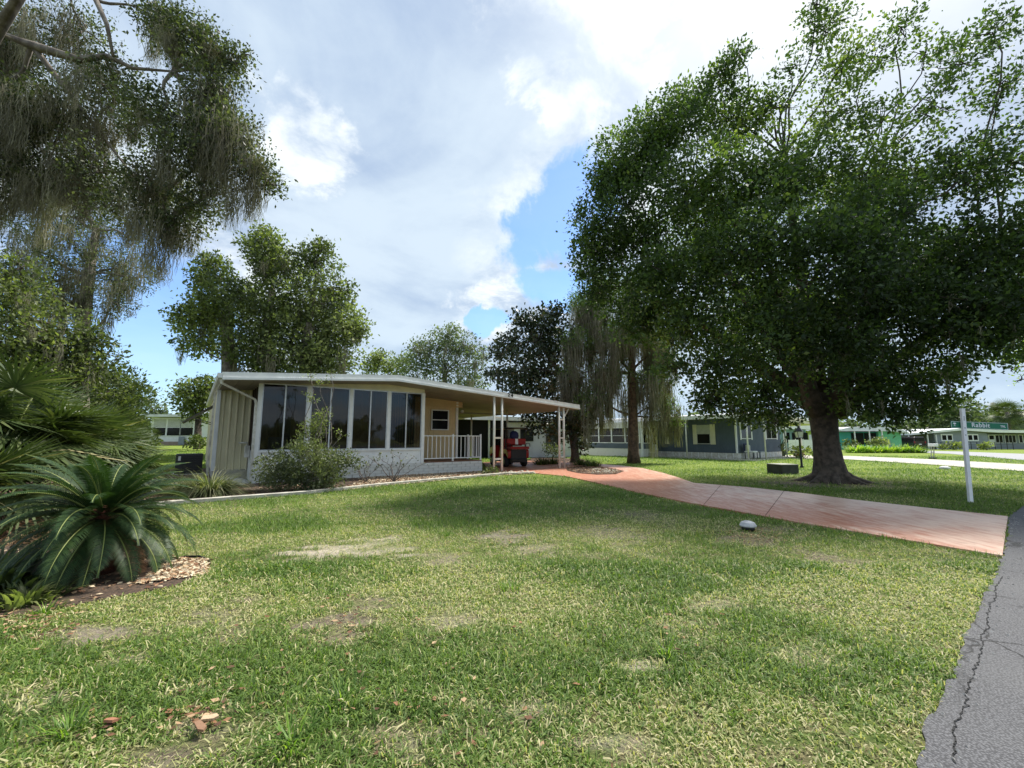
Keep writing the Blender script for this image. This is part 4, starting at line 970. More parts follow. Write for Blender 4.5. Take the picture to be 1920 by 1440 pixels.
# leaning mailbox frame
p=g(1749,861); mbx=thing('mailbox','small white mailbox on a leaning weathered frame by the neighbour driveway','mailbox',(p[0],p[1],0),R(5))
mb=MB()
for x in (-.1,.1): mb.tube([(x-.02,0,0),(x+.16,.05,.85)],.03,5)
for z in (.15,.45): mb.box(-.1+.18*z,.1+.18*z,-.02,.02,z,z+.04)
mb.build('frame',M['conc'],mbx); box('box',M['white'],mbx,.03,.33,-.2,.25,.85,1.05,bevel=.03); box('foot',M['black'],mbx,-.2,.2,-.1,.1,0,.12)
# AC unit left of home
p=g(360,882); ac=thing('air_conditioner','dark box shaped condenser unit with a white label left of the home','air conditioner',(*HL(-2.1,5.2),0),YAW)
box('casing',mat('dark_casing',(.03,.032,.036),.5),ac,0,.85,0,.8,.05,.80,bevel=.02); box('label',M['signw'],ac,.08,.16,-.006,-.003,.55,.72); box('pad',M['conc'],ac,-.1,.95,-.1,.9,0,.05)
mb=MB(); 
for i in range(9): mb.box(.2,.8,-.012,-.002,.12+i*.07,.15+i*.07)
mb.build('grille',M['black'],ac)
# mulch bag / stones at the foot of the wall and bed
o=stones('bed_stone',[HL(-.6,-.3),HL(-.2,-.3),HL(-.1,1.2),HL(-.9,1.6)],26,.13,M['stone'],.02,rg0); 
# low black edging at sago
pts=[(*g(u,v),.02) for u,v in ((345,1047),(372,1046),(392,1053),(393,1064))]; o=MB().tube(pts,.012,5).build('edging',M['black']); tag(o,'short black plastic edging curl at the tip of the sago bed','edging')

# ------------------------------------------------------------------ plants
def straps(name,label,base,n,L,wd,m,catn,lean=.6,seed=1,z0=0.,seg=5,droop=.9,vlo=.0,pname='foliage',rad=.1):
    rg=np.random.default_rng(seed); T=thing(name,label,catn,(base[0],base[1],z0))
    az=rg.uniform(0,6.283,n); th=np.abs(rg.normal(lean,.3,n)); LL=L*(.6+.6*rg.random(n)); r0=rad*rg.random(n)
    V=np.zeros((n,seg+1,2,3)); pos=np.stack([np.cos(az)*r0,np.sin(az)*r0,np.zeros(n)],1); side=np.stack([-np.sin(az),np.cos(az),np.zeros(n)],1)
    for j in range(seg+1):
        t=j/seg; ww=wd*(1-t)**.6*(.6+.6*np.sin(np.pi*min(1,t+.3)))
        V[:,j,0]=pos-side*ww; V[:,j,1]=pos+side*ww
        a_=th+droop*t*1.3; pos=pos+np.stack([np.cos(az)*np.sin(a_),np.sin(az)*np.sin(a_),np.cos(a_)],1)*(LL/seg)[:,None]
    V[...,2]=np.maximum(V[...,2],.01)
    b0=np.arange(n)[:,None]*(seg+1)*2; Fx=np.concatenate([b0+[2*j,2*j+1,2*j+3,2*j+2] for j in range(seg)])
    v=np.clip(vlo+rg.random(n),0,1); npmesh(pname,V.reshape(-1,3),Fx,M[m],T,{'v':np.repeat(v,(seg+1)*2)},kind='stuff'); return T
straps('grass_clump','wide arching clump of narrow striped leaves at the home front left corner',g(392,928),1300,1.0,.011,'strap','ornamental grass',.75,3,rad=.4,droop=1.35)
straps('grass_clump','smaller narrow leaved clump just left behind the wide arching one',g(335,925),500,.8,.010,'strap','ornamental grass',.8,4,rad=.3,droop=1.3)
for i,(u,v,l) in enumerate([(1015,872,'low dark grass tuft leftmost in the row behind the carport posts'),(1035,871,'low dark grass tuft second from left behind the carport posts'),(1090,873,'taller grass tuft at the foot of the magnolia trunk'),(1112,876,'rightmost low grass tuft by the driveway bend')]):
    straps('border_grass',l,g(u,v),260,.55,.016,'midleaf','border grass',.5,10+i,rad=.4,vlo=-.35)
straps('ti_plant','small reddish leafed plant at the right corner of the blue home',hb(5.6,-1.6)[:2],60,.8,.05,'redleaf','shrub',.6,20,rad=.15)
straps('bird_of_paradise','broad dark leafed plant at the far corner of the blue home',hb(7.2,.3)[:2],46,1.7,.11,'midleaf','shrub',.35,21,rad=.3,vlo=-.4)
straps('croton','yellow leafed croton behind the sago palm',g(268,868),90,.9,.035,'yellow','shrub',.6,22,rad=.2)
straps('weed_clump','dark leafy weeds low under the palmettos at the far left edge',g(-10,1100),420,.45,.03,'midleaf','weed',.8,24,rad=.6,vlo=-.35)
straps('weed_clump','low green weeds below the sago fronds at the left edge',g(45,1130),260,.22,.02,'midleaf','weed',.6,23,rad=.25)
for i,(u,v,n,l) in enumerate([(640,1318,90,'bright green weed tuft in the lower middle of the lawn'),(545,1395,110,'tall light green grass tuft at the bottom edge of the lawn'),(130,1375,80,'light green weed tuft at bottom left of the lawn'),(960,1105,70,'dark green grass tuft mid lawn by the bare patches'),(85,1150,80,'bright grass tuft beside the sago mulch'),(1250,1225,60,'light green tuft right of the pale thatch spot'),(840,1005,60,'green tuft between the two pale sandy patches')]):
    straps('weed_tuft',l,g(u,v),n,.13,.004,'brightleaf','weed',.7,40+i,rad=.12,seg=3,vlo=-.25)

def shrub(name,label,base,blobs,leaf='midleaf',lsize=.06,asp=.25,lai=2.,seed=5,stems=5,catn='shrub',gap=.4,v0=0,h=None,sp=(7,.05)):
    bz=np.array((base[0],base[1],0.))
    return tree(name,label,base,None,blobs,leaf,lai,lsize,asp,'barkg',seed,.2,None,3,None,sp,gap,lambda c:(bz+np.array([random.uniform(-.1,.1),random.uniform(-.1,.1),0])),None,catn,twr=.35)
p=g(575,922); Yb=p[1]+.25
shrub('corner_bush','large dense grey green bush in front of the screened room',(p[0],Yb),[B(560,880,Yb,62,1.,.9),B(520,890,Yb,38,.9),B(620,868,Yb+.1,40,.9),B(600,900,Yb-.2,42,.9),B(655,860,Yb+.2,22,.6),B(575,845,Yb,36,.7),B(500,870,Yb,22,.5)],'liveleaf',.065,.26,2.4,51)
shrub('tall_shrub','tall thin yellow green shrub rising through the bush to the fascia',(p[0]+.25,Yb+.35),[B(590,800,Yb+.4,26,.8),B(565,815,Yb+.4,16,.6),B(605,780,Yb+.4,20,.5),B(588,745,Yb+.4,13,.55),B(600,718,Yb+.4,11,.5),B(582,705,Yb+.4,9,.4),B(620,700,Yb+.4,7,.4),B(640,815,Yb+.4,12,.3)],'midleaf',.06,.25,1.6,52,gap=.2)
# leggy nearly bare shrub
def leggy(name,label,base,tips,seed,leaves=40):
    T=thing(name,label,'shrub',(base[0],base[1],0)); mb=MB(); rg=np.random.default_rng(seed); P=[]
    for (u,v) in tips:
        e=at(u,v,base[1]); e=e+np.array([0,rg.normal()*.15,0]); q=limb(mb,(base[0],base[1],0.02),e,.016,.005,5,.35,7,.04,rg)
        for k in range(2):
            b0=q[4+k]; e2=b0+np.array([rg.normal()*.18,rg.normal()*.1,.15+.1*rg.random()]); limb(mb,b0,e2,.007,.003,4,.3,3,0,rg); P.append(e2)
        P.append(e)
    mb.build('stems',M['barkg'],T,True,off=(base[0],base[1],0))
    P=np.array(P); Q=np.repeat(P,leaves//10+1,0)+rg.normal(size=(len(P)*(leaves//10+1),3))*.035
    V,Fx,A=leafgeo(Q,.07,.3,.3,rg); npmesh('leaves',V,Fx,M['liveleaf'],T,{'v':A},(base[0],base[1],0),'stuff')
q=g(735,905); leggy('leggy_shrub','leggy shrub with few leaves before the white block skirt',(q[0],q[1]+.2),[(690,855),(712,850),(735,845),(752,850),(772,858),(800,868),(720,870),(760,868)],61,20)
q=g(682,906); leggy('leggy_shrub','small sparse shrub between the big bush and the leggy one',(q[0],q[1]+.2),[(655,865),(668,862),(690,868),(700,858),(675,880),(705,878)],62,60)
q=g(925,890); shrub('low_bush','small weedy bush at the foot of the ladder post',(q[0]-.1,q[1]),[B(925,884,q[1],14,.8),B(912,888,q[1],9,.7),B(938,889,q[1],8,.5)],'midleaf',.07,.25,1.6,63)
q=g(1035,862); shrub('round_shrub','rounded grey green bush behind the carport seen beside the cart',(q[0],q[1]),[B(1032,842,q[1],15,1.),B(1045,848,q[1],9,.9)],'liveleaf',.12,.3,2.,64,sp=(6,.1))
q=(at(285,822,39)[0],39.); 
def Bz(u,v,Y,r,d=1.): return B(u,v,Y,r,d)
for nm,l,u,v,r,Y,s_ in [('round_bush','dark rounded bush under the left windows of the far white home',284,827,13,41,65),('round_bush','clipped round bush right of the far white home',370,827,16,34,66),('yellow_bush','yellowish bush left of the far white home',262,828,10,42,67)]:
    c=at(u,v,Y); shrub(nm,l,(c[0],c[1]),[B(u,v,Y,r,1.2),B(u-r*.6,v+4,Y,r*.6,1.),B(u+r*.6,v+4,Y,r*.6,1.)],'midleaf' if 'yellow' not in nm else 'brightleaf',.2,.35,2.2,s_,sp=(6,.14))
# leafy bed across the neighbour driveway
for i in range(9):
    u=1603+i*14.5; p=g(u,849); T=straps('leafy_plant',['bright leafy plant at the left end of the far bed','bright leafy plant second from the left in the far bed','bright leafy plant third from the left in the far bed','low yellow green plant fourth from the left in the far bed','bright leafy plant in the middle of the far bed','leafy plant just right of the middle of the far bed','leafy plant third from the right end of the far bed','taller leafy plant next to the right end of the far bed','leafy plant at the right end of the far bed with brown lower leaves'][i],p,150,1.05,.06,'brightleaf','garden plant',.6,70+i,rad=.75,vlo=(.05 if i<6 else -.15)); T['group']='bright leafy plants in the far bed'
for i,(u,v,r,Y,l) in enumerate([(1596,832,10,48,'dark bush before the turquoise wall'),(1640,829,9,50,'trimmed dark hedge before the green home, left half'),(1655,829,9,50,'trimmed dark hedge before the green home, right half'),(1790,835,8,52,'brownish low bush before the grey home fence'),(1848,836,9,52,'dark low bush near the grey home door'),(1768,836,6,52,'small bush at left of the grey home fence'),(1505,848,12,30,'green leafy bush behind the black lamp post')]):
    c=at(u,v,Y); shrub('low_bush',l,(c[0],c[1]),[B(u,v,Y,r,1.3),B(u+r*.7,v+1,Y,r*.7,1.),B(u-r*.7,v+1,Y,r*.7,1.)],'midleaf',.22,.35,2.,80+i,sp=(6,.15))
# ------------------------------------------------------------------ sago palm
SG=np.array((-4.32,4.65,0.)); sgT=thing('sago_palm','large dark green sago palm with arching feather fronds at lower left','sago palm',SG)
sgT.rotation_euler=(0,0,0)
MB().lathe([(.15,0),(.19,.15),(.20,.35),(.18,.55),(.10,.66),(.02,.70)],18).build('trunk',M['cone'],sgT,True)
def sago_frond(L,el0,curve,seed):
    rg=np.random.default_rng(seed); n=58; S=14; 
    P=[];T_=[];el=el0;p=np.array([.06,0,0.]);
    for j in range(S+1):
        P.append(p.copy()); d=np.array([math.cos(el),0,math.sin(el)]); T_.append(d); p=p+d*L/S; el-=curve/S*(.5+j/S)
    P=np.array(P);T_=np.array(T_); mb=[];Fx=[];A=[]
    for i in range(n):
        t=.10+.90*i/(n-1); f=t*S; j=min(int(f),S-1); q=P[j]+(P[j+1]-P[j])*(f-j); d=T_[j]; up=np.array([-d[2],0,d[0]])
        ll=L*.17*(math.sin(math.pi*min(1,.12+t*.95))**.6+.12)*(.9+.2*rg.random())
        for s in (-1,1):
            sd=np.array([0,s,0.])*.86+d*(.42+.5*t)+up*(.38-.12*t); sd/=np.linalg.norm(sd); w2=d*.0082
            tip=q+sd*ll-up*ll*.18+np.array([0,0,-ll*.10]); mid=q+sd*ll*.5
            o=len(mb); mb+= [q-w2*.5,q+w2*.5,mid+w2,mid-w2,tip]; Fx+= [(o,o+1,o+2),(o,o+2,o+3),(o+3,o+2,o+4)]; A+=[.15+.6*rg.random()*(.4+.6*t)]*5
    return np.array(mb),np.array(Fx),np.array(A),P
var=[]
specs=[(.92,1.25,.95),(1.0,1.02,1.1),(1.04,.80,1.25),(1.06,.55,1.4),(1.06,.28,1.5),(1.04,.02,1.5),(1.02,-.25,1.35),(.95,-.55,1.0)]
for k,(L,el,cu) in enumerate(specs):
    V,Fx,A,P=sago_frond(L,el,cu,100+k); f=npmesh('frond',V,Fx,M['sago'],sgT,{'v':A}); r_=MB().tube([tuple(x) for x in P],[.011*(1-.75*i/len(P)) for i in range(len(P))],5).build('rachis',M['sagorib'],f,True); var.append((f,r_))
cnt=[5,8,10,11,11,11,10,8]; first=True; az0=0
for k,c_ in enumerate(cnt):
    for i in range(c_):
        az=az0+i*2*math.pi/c_+random.uniform(-.12,.12); f,r_=var[k]
        if i>0:
            f2=f.copy(); col.objects.link(f2); r2=r_.copy(); col.objects.link(r2); r2.parent=f2
        else: f2=f
        if k==7 and i in (1,4,6):
            f2.data=f.data.copy(); f2.data.materials[0]=M['dead']
        f2.parent=sgT; f2.location=(0,0,.62-.012*k); s=random.uniform(.80,.97); f2.scale=(s,s,s); f2.rotation_euler=(random.uniform(-.15,.15),random.uniform(-.07,.07),az)
    az0+=.43
# ------------------------------------------------------------------ palmetto fans
def fan_mesh(seed,L=.75,n=32,span=4.3,wd=.0175):
    rg=np.random.default_rng(seed); V=[];Fx=[];A=[]
    for i in range(n):
        a_=-span/2+span*i/(n-1)+rg.normal()*.03; ll=L*(.75+.25*math.cos(a_*.55))*(.92+.16*rg.random())
        d=np.array([math.cos(a_),math.sin(a_),0]); s=np.array([-math.sin(a_),math.cos(a_),0]); dr=.10+.25*rg.random(); v=np.clip(.25+.5*rg.random()+(.35 if rg.random()<.06 else 0),0,1)
        pts=[(0.02,.35,0.),(.35,1.,.03),(.7,.75,-.02-dr*.25),(1.,.05,-dr*.8)]
        o=len(V)
        for (t,w_,z) in pts:
            c=d*ll*t+np.array([0,0,z*ll]); V+=[c-s*wd*w_+np.array([0,0,.006]),c+s*wd*w_+np.array([0,0,.006])]; A+=[v,v]
        for j in range(3): Fx.append((o+2*j,o+2*j+1,o+2*j+3,o+2*j+2))
    return np.array(V),np.array(Fx),np.array(A)
fans=[]
for k in range(4):
    V,Fx,A=fan_mesh(200+k,[.75,.7,.8,.65][k]); me=npmesh('frond',V,Fx,M['palm'],None,{'v':A}); fans.append(me.data); bpy.data.objects.remove(me)
stem_m=MB().tube([(0,0,0),(.5,0,.0),(1,0,0)],[.014,.010,.008],5).build('petiole',M['sagorib'],None,True); stem_me=stem_m.data; bpy.data.objects.remove(stem_m)
def palmetto(label,x,y,n,hub,plen,seed,scale=1.,name='saw_palmetto',cat2='palmetto',trunk=None,elr=(-.1,1.35)):
    rd=random.Random(seed); T=thing(name,label,cat2,(x,y,zground(np.array(x),np.array(y))))
    if trunk: MB().tube([(0,0,0),(.05,0,hub*.5),(0,0,hub)],[trunk*1.2,trunk,trunk*.9],12).build('trunk',M['barkg'],T,True)
    for i in range(n):
        az=i*2.399+rd.uniform(-.3,.3); el=elr[0]+(elr[1]-elr[0])*((i+.5)/n)+rd.uniform(-.12,.12); L=plen*rd.uniform(.75,1.2)
        h0=np.array([0,0,hub*rd.uniform(.75,1.)]) ; d=np.array([math.cos(az)*math.cos(el),math.sin(az)*math.cos(el),math.sin(el)])
        q=Vector(tuple(d)).to_track_quat('X','Z')
        p=bpy.data.objects.new('petiole',stem_me); col.objects.link(p); p.parent=T; p.location=tuple(h0); p.rotation_mode='QUATERNION'; p.rotation_quaternion=q; p.scale=(L,1*scale*1.2,1*scale*1.2)
        f=bpy.data.objects.new('frond',fans[rd.randrange(4)]); col.objects.link(f); f.parent=T; f.location=tuple(h0+d*L); f.rotation_mode='QUATERNION'
        q2=Vector((d[0],d[1],d[2]-.35)).to_track_quat('X','Z'); f.rotation_quaternion=q2@Matrix.Rotation(rd.uniform(-.5,.5),4,'X').to_quaternion(); s=scale*rd.uniform(.85,1.15); f.scale=(s,s,s)
    return T
def pxy(u,Y): return at(u,822,Y)[0],Y
palmetto('palmetto at the left edge, its fans the nearest and tallest',*pxy(10,7.4),34,1.45,.85,1,1.25)
palmetto('palmetto second from the left edge behind the sago palm',*pxy(115,8.2),34,1.05,.75,2,1.15)
palmetto('low spreading palmetto above the sago palm centre',*pxy(185,9.2),30,.85,.65,3,1.05)
palmetto('rightmost palmetto, beside the yellow croton',*pxy(225,10.3),24,.6,.55,4,.95)
palmetto('palmetto with yellowed fans close to the left frame edge, low down',*pxy(-15,6.4),24,.55,.5,5,1.)
palmetto('palmetto behind the others, half hidden under the mossy trees',*pxy(60,10.5),30,1.7,.8,6,1.3)
# dry lower litter under palmettos
chips('dead_fronds',[pxy(-80,5.6),pxy(170,6.0),pxy(250,9.5),pxy(100,11),pxy(-60,10)],2600,.28,M['dead'],.08,.02,30,.1,seed=17)
# ------------------------------------------------------------------ trees
# big laurel oak
OK=np.array((10.35,14.1,0.)); 
def ok_attach(c):
    best=OKT[int(rga.integers(len(OKT)))]; 
    ds=[np.linalg.norm((np.array(p)[:2]-c[:2]))+.5*abs(p[2]-c[2]+1.5) for p in OKT]; return np.array(OKT[int(np.argmin(ds))])
rga=np.random.default_rng(4)
def OP(dx,dy,z): return (OK[0]+dx,OK[1]+dy,z)
trunk=[[(OP(0,0,-.05),.74),(OP(0,0,.10),.58),(OP(0,0,.3),.46),(OP(-.02,0,.7),.39),(OP(-.05,0,1.3),.36),(OP(-.07,0,1.9),.385),(OP(-.1,0,2.5),.43),(OP(-.1,0,2.9),.34)]]
limbs=[((-.35,-.1,2.2),(-1.5,-.9,4.6),(-2.6,-1.6,7.4)),((-.25,.1,2.4),(-2.6,.2,4.4),(-5.2,.4,6.6)),((.1,-.25,2.4),(.3,-1.6,4.8),(.6,-2.8,7.6)),((.25,.1,2.4),(1.3,.2,5.2),(1.9,.3,9.2)),((.3,-.1,2.2),(2.6,-.4,4.3),(5.2,-.9,6.4)),((0,.2,2.6),(.2,1.5,5.5),(.3,2.4,8.5)),((-.1,0,2.8),(-.5,.1,7.),(-.4,.2,11.5)),((-.2,.1,2.6),(-1.8,.8,6.2),(-3.4,1.2,9.6))]
OKT=[]
for li,(a_,b2,c_) in enumerate(limbs):
    pts=[];n=9
    for i in range(n+1):
        t=i/n; q=(np.array(a_)*(1-t)**2+2*np.array(b2)*t*(1-t)+np.array(c_)*t*t)+np.array([math.sin(t*6+li),math.cos(t*5+li),0])*.12*t
        r=.25*(1-t)**.9+.03; pts.append((OP(*q),r)); 
        if i>=3: OKT.append(OP(*q))
    trunk.append(pts)
roots=[(-1,-.35),(-.5,-1.),(.4,-1.05),(1.05,-.5),(1.2,.2),(-1.1,.4),(.1,1.)]
for (dx,dy) in roots: trunk.append([(OP(dx*.2,dy*.2,.34),.15),(OP(dx*.48,dy*.48,.10),.13),(OP(dx*.8,dy*.8,-.0),.08),(OP(dx*1.1,dy*1.1,-.06),.04)])
d=1.
bl_=[B(1150,415,14,82),B(1120,470,14.5,60),B(1135,540,15,62),B(1185,310,14,84),B(1150,350,14,50),B(1255,235,13.5,72),B(1215,265,14,50),B(1300,190,14,50),B(1355,135,13.5,42,.9),B(1385,105,13.5,22,.8),B(1380,225,14,72),B(1300,360,12.5,100),B(1270,520,12.5,95),B(1205,600,14,62),B(1290,610,12.5,75),B(1400,470,11.5,110),B(1420,340,12,95),B(1440,620,11.5,100),B(1260,690,12,34,.8),B(1345,690,12,60),B(1350,745,12.3,40,.9),B(1430,740,12.5,55),B(1470,775,12.5,30,.8),B(1550,500,11,120),B(1560,640,11.5,95),B(1510,330,12.5,85,.8),B(1640,420,11.5,100),B(1690,560,11.5,110),B(1640,690,12.5,75),B(1720,725,12.5,60),B(1650,765,13,38,.8),B(1700,775,13,30,.6),B(1800,620,11.5,95),B(1810,490,11.5,100),B(1900,560,11,110),B(1900,440,11,85,.8),B(1780,700,12.5,38,.8),
 B(1550,50,13,52,.55),B(1575,130,13,60,.55),B(1560,220,13,70,.5),B(1530,10,13,28,.6),B(1480,130,13,38,.3),B(1460,200,13,45,.35),B(1640,110,13,45,.35),B(1690,50,12.5,42,.4),B(1735,100,12.5,40,.35),B(1650,240,12.5,70,.4),B(1750,200,12,60,.35),B(1790,120,12,55,.38),B(1860,60,12,60,.4),B(1880,160,12,60,.42),B(1720,330,12,80,.55),B(1810,330,11.5,80,.5),B(1890,300,11.5,80,.55),B(1620,330,12.5,70,.6),
 B(1500,600,16.5,120,.8),B(1700,520,16.5,120,.7),B(1330,450,16.5,110,.8),B(1580,400,16,110,.6),B(1420,560,16,100,.7),B(1200,450,13.5,55),B(1225,520,13.5,55),B(1325,758,12.6,32,.8),B(1395,772,12.6,34,.8),B(1450,790,12.6,24,.6),B(1610,760,12.8,34,.8),B(1685,785,12.8,26,.7),B(1745,755,12.6,32,.7),B(1980,600,12,120,.8),B(2060,450,12,140,.7),B(2000,250,12,110,.3)]
tree('laurel_oak','huge spreading oak with thick flared trunk on the right lawn',(OK[0],OK[1]),trunk,bl_,'oakleaf',3.5,.125,.28,'bark',11,.15,(150,.55,9,.010,.05,6.),9,None,(13,.15),.55,ok_attach,twr=.62,tn=18,spread=1.)
# overhanging live oak limb, top left
LO=np.array((-11.5,7.2,0.))
lt=[[(tuple(LO+[0,0,0]),.55),(tuple(LO+[0,0,2]),.42),(tuple(LO+[.3,.2,4]),.4),(tuple(LO+[.8,.3,6]),.33)],
    [(tuple(LO+[.3,.2,4.]),.26),(at(-60,40,8.2),.11),(at(60,85,8.),.09),(at(150,112,8.),.065),(at(200,105,8.),.05),(at(250,128,8.),.035),(at(325,134,8.),.018)],
    [(tuple(LO+[.3,.2,6.5]),.14),(at(90,-90,7.8),.07),(at(180,0,7.8),.05),(at(200,45,7.8),.04),(at(212,105,7.9),.025)],
    [(at(60,85,8.),.06),(at(150,200,8.4),.035),(at(250,330,8.6),.02),(at(300,420,8.6),.01)],
    [(tuple(LO+[.8,.3,6]),.2),(at(-100,-190,8),.12),(at(250,-160,8.5),.06)]]
LT=[np.array(p) for tr in lt[1:] for p,r in tr[1:]]
def lo_attach(c): return LT[int(np.argmin([np.linalg.norm(q-c) for q in LT]))]
lb=[B(340,60,8,62),B(285,30,8.3,45,.7),B(390,95,8,50),B(440,120,8,34,.8),B(455,105,8,20,.6),B(400,180,8,60),B(430,260,8,60),B(470,315,8,45,.9),B(505,345,8,24,.7),B(380,290,8,75),B(300,220,8,75,.8),B(215,160,8.4,70,.6),B(130,220,8.6,85,.75),B(40,220,8.5,80,.8),B(20,330,8.6,60,.7),B(110,330,8.8,60,.8),B(190,320,8.6,60,.7),B(290,350,8.4,65,.9),B(330,420,8.4,48,.8),B(380,385,8.2,50,.8),B(60,60,9,80,.4),B(200,390,8.6,45,.5),B(30,120,9,60,.5),B(160,60,9.2,60,.3),B(-60,250,8.5,90,.7),B(-80,60,8.5,110,.6)]
tree('live_oak','live oak limb with long grey moss hanging into the top left corner',(LO[0],LO[1]),lt,lb,'liveleaf',3.3,.066,.28,'barkg',12,.1,(150,1.1,84,.0062,.15),8,None,(9,.11),.35,lo_attach,twr=.6,tn=12)
# mossy feathery tree mid left
def mk(name,label,u,Y,tr_px,blobs,leaf,lai,ls,asp,bark,seed,moss=None,r0=.4,sp=(8,.2),gap=.3,nbr=6,group=None,twr=1.,up=.15,extra=None):
    x=at(u,822,Y)[0]; pts=[((x,Y,0.),r0*1.35),((x,Y,.6),r0)]
    for (uu,vv,rr) in tr_px: pts.append((tuple(at(uu,vv,Y)),rr))
    tk=[pts]+(extra or [])
    anc=[np.array(p) for p,r in pts[2:]]+[np.array(p) for e in (extra or []) for p,r in e[1:]]
    def att(c):
        c2=[a_ for a_ in anc if a_[2]<c[2]+1.] or anc
        return c2[int(np.argmin([np.linalg.norm(q-c) for q in c2]))]
    return tree(name,label,(x,Y),tk,blobs,leaf,lai,ls,asp,bark,seed,up,moss,nbr,None,sp,gap,att,group,twr=twr)
mk('mossy_cypress','airy olive tree draped in grey moss behind the hanging oak limb',150,21,[(150,650,.3),(165,520,.22),(180,430,.12)],[B(70,400,21,80,.4),B(150,380,21,70,.4),B(60,470,21,80,.5),B(160,470,21,80,.5),B(230,500,21,55,.5),B(270,520,21,30,.4),B(120,550,21,80,.5),B(210,560,21,50,.5),B(40,550,21,60,.5),B(110,340,21,40,.3),B(250,450,21,30,.3)],'liveleaf',1.9,.14,.18,'barkg',13,(110,1.6,34,.012,.2),.4,gap=.25)
mk('green_oak','dense green tree on the left edge above the palmettos',40,17.5,[(40,700,.3),(50,600,.2)],[B(20,560,17.5,75),B(90,640,17.5,80),B(20,660,17.5,80),B(150,690,18,60),B(100,720,17.5,70),B(0,740,17.5,70),B(40,500,17.5,30,.8),B(170,640,18.,36,.9)],'midleaf',3.2,.17,.26,'bark',14,(50,1.3,20,.014,.13),.35)
mk('sloping_oak','rounded olive green tree sloping down toward the far white home',185,24,[(190,760,.3),(200,730,.2)],[B(190,730,24,62),B(130,760,24,60),B(220,765,24,40),B(245,790,24,22,.9),B(90,740,24,50),B(160,700,24,36),B(150,800,24,50)],'midleaf',3.4,.2,.26,'bark',15,(40,1.2,18,.016,.14),.35)
mk('dark_oak','darker tree behind the sloping one, above the far white home',270,48,[(270,790,.3)],[B(255,745,48,28),B(285,765,48,22),B(300,785,48,14),B(235,725,48,26),B(315,790,48,9)],'farleaf',3.2,.36,.3,'bark',16,None,.35,sp=(7,.35))
mk('young_oak','rounded light green tree left of the home roof',372,36,[(372,780,.2)],[B(372,735,36,38),B(350,755,36,24),B(395,730,36,26),B(372,770,36,28),B(340,735,36,14,.8)],'midleaf',3.2,.27,.28,'bark',17,None,.3,sp=(7,.3))
x_=at(430,822,31)
mk('tall_live_oak','tall three trunked live oak with moss behind the home roof',430,31,[(430,680,.5),(425,600,.35),(430,560,.25)],[B(500,470,31,46),B(495,440,31,26,.9),B(520,500,31,50),B(590,490,31,45),B(605,465,31,22,.8),B(400,505,31,42,.9),B(375,520,31,25,.7),B(430,560,31,60),B(380,590,31,52),B(350,600,31,32,.9),B(500,580,31,75),B(590,570,31,70),B(640,545,31,30,.8),B(640,610,31,52),B(668,620,31,26,.8),B(380,650,31,34,.8),B(345,640,31,20,.7),B(470,650,31,60,.9),B(560,650,31,75),B(630,665,31,45,.9),B(500,690,31,40,.9),B(600,690,31,50)],'midleaf',3.4,.24,.28,'barkg',18,(70,1.7,26,.022,.18),.55,sp=(8,.25),gap=.4,
   extra=[[(tuple(at(505,822,31)),.6),(tuple(at(505,700,31)),.5),(tuple(at(500,620,31)),.35),(tuple(at(510,540,31)),.2)],[(tuple(at(572,822,31)),.55),(tuple(at(572,700,31)),.45),(tuple(at(575,620,31)),.3),(tuple(at(590,540,31)),.18)]])
mk('distant_oak','light grey green oak behind the roof bend',830,44,[(830,740,.35),(835,700,.25)],[B(835,640,44,36,.75),B(790,660,44,34,.75),B(870,645,44,32,.7),B(895,680,44,30,.7),B(830,690,44,45,.7),B(770,690,44,32,.8),B(880,720,44,40,.7),B(850,615,44,14,.6),B(905,655,44,12,.5)],'farleaf',2.5,.28,.26,'barkg',19,(60,1.3,14,.03,.2),.4,sp=(7,.3),gap=.2)
mk('distant_oak','small green oak at the left end of the row behind the roof',712,50,[(712,740,.3)],[B(712,668,50,20),B(700,690,50,22),B(735,690,50,26,.9),B(755,675,50,14,.8),B(690,680,50,10,.8)],'midleaf',3.,.32,.28,'bark',20,None,.35,sp=(7,.35))
mk('magnolia','dark magnolia with brown tinged leaves beside the carport end',1078,25,[(1072,790,.26),(1050,700,.16),(1010,640,.1)],[B(1000,610,25.5,36),B(975,600,25.5,20,.8),B(955,650,25.5,34,.9),B(940,665,25.5,20,.7),B(1010,670,25.5,50),B(1050,640,25.5,46),B(970,710,25.5,46,.9),B(1030,730,25.5,55),B(1065,800,25,34,.9),B(1020,790,25.5,38,.7),B(1095,790,25,28,.8),B(985,760,25.5,30,.7),B(1040,590,25.5,30,.8),B(1090,840,25,18,.6),B(930,700,25.5,24,.7)],'magleaf',3.4,.20,.34,'bark',22,None,.22,sp=(7,.2),gap=.45)
mk('mossy_cypress','bald cypress with straight red brown trunk and curtains of moss by the driveway bend',1187,24.5,[(1187,780,.27),(1185,700,.22),(1183,600,.14),(1180,530,.07)],[B(1100,570,24.5,42,.9),B(1080,640,24.5,34,.9),B(1130,640,24.5,46,.7),B(1180,600,24.5,50,.6),B(1230,640,24.5,40,.6),B(1140,700,24.5,46,.6),B(1070,700,24.5,28,.7),B(1100,750,24.5,36,.7),B(1215,710,24.5,40,.6),B(1245,760,24.5,26,.8),B(1262,790,24.5,16,.8),B(1180,540,24.5,30,.7),B(1130,540,24.5,30,.7)],'cypleaf',2.2,.16,.12,'barkred',23,(230,2.1,34,.015,.16),.30,gap=.35,up=-.1)
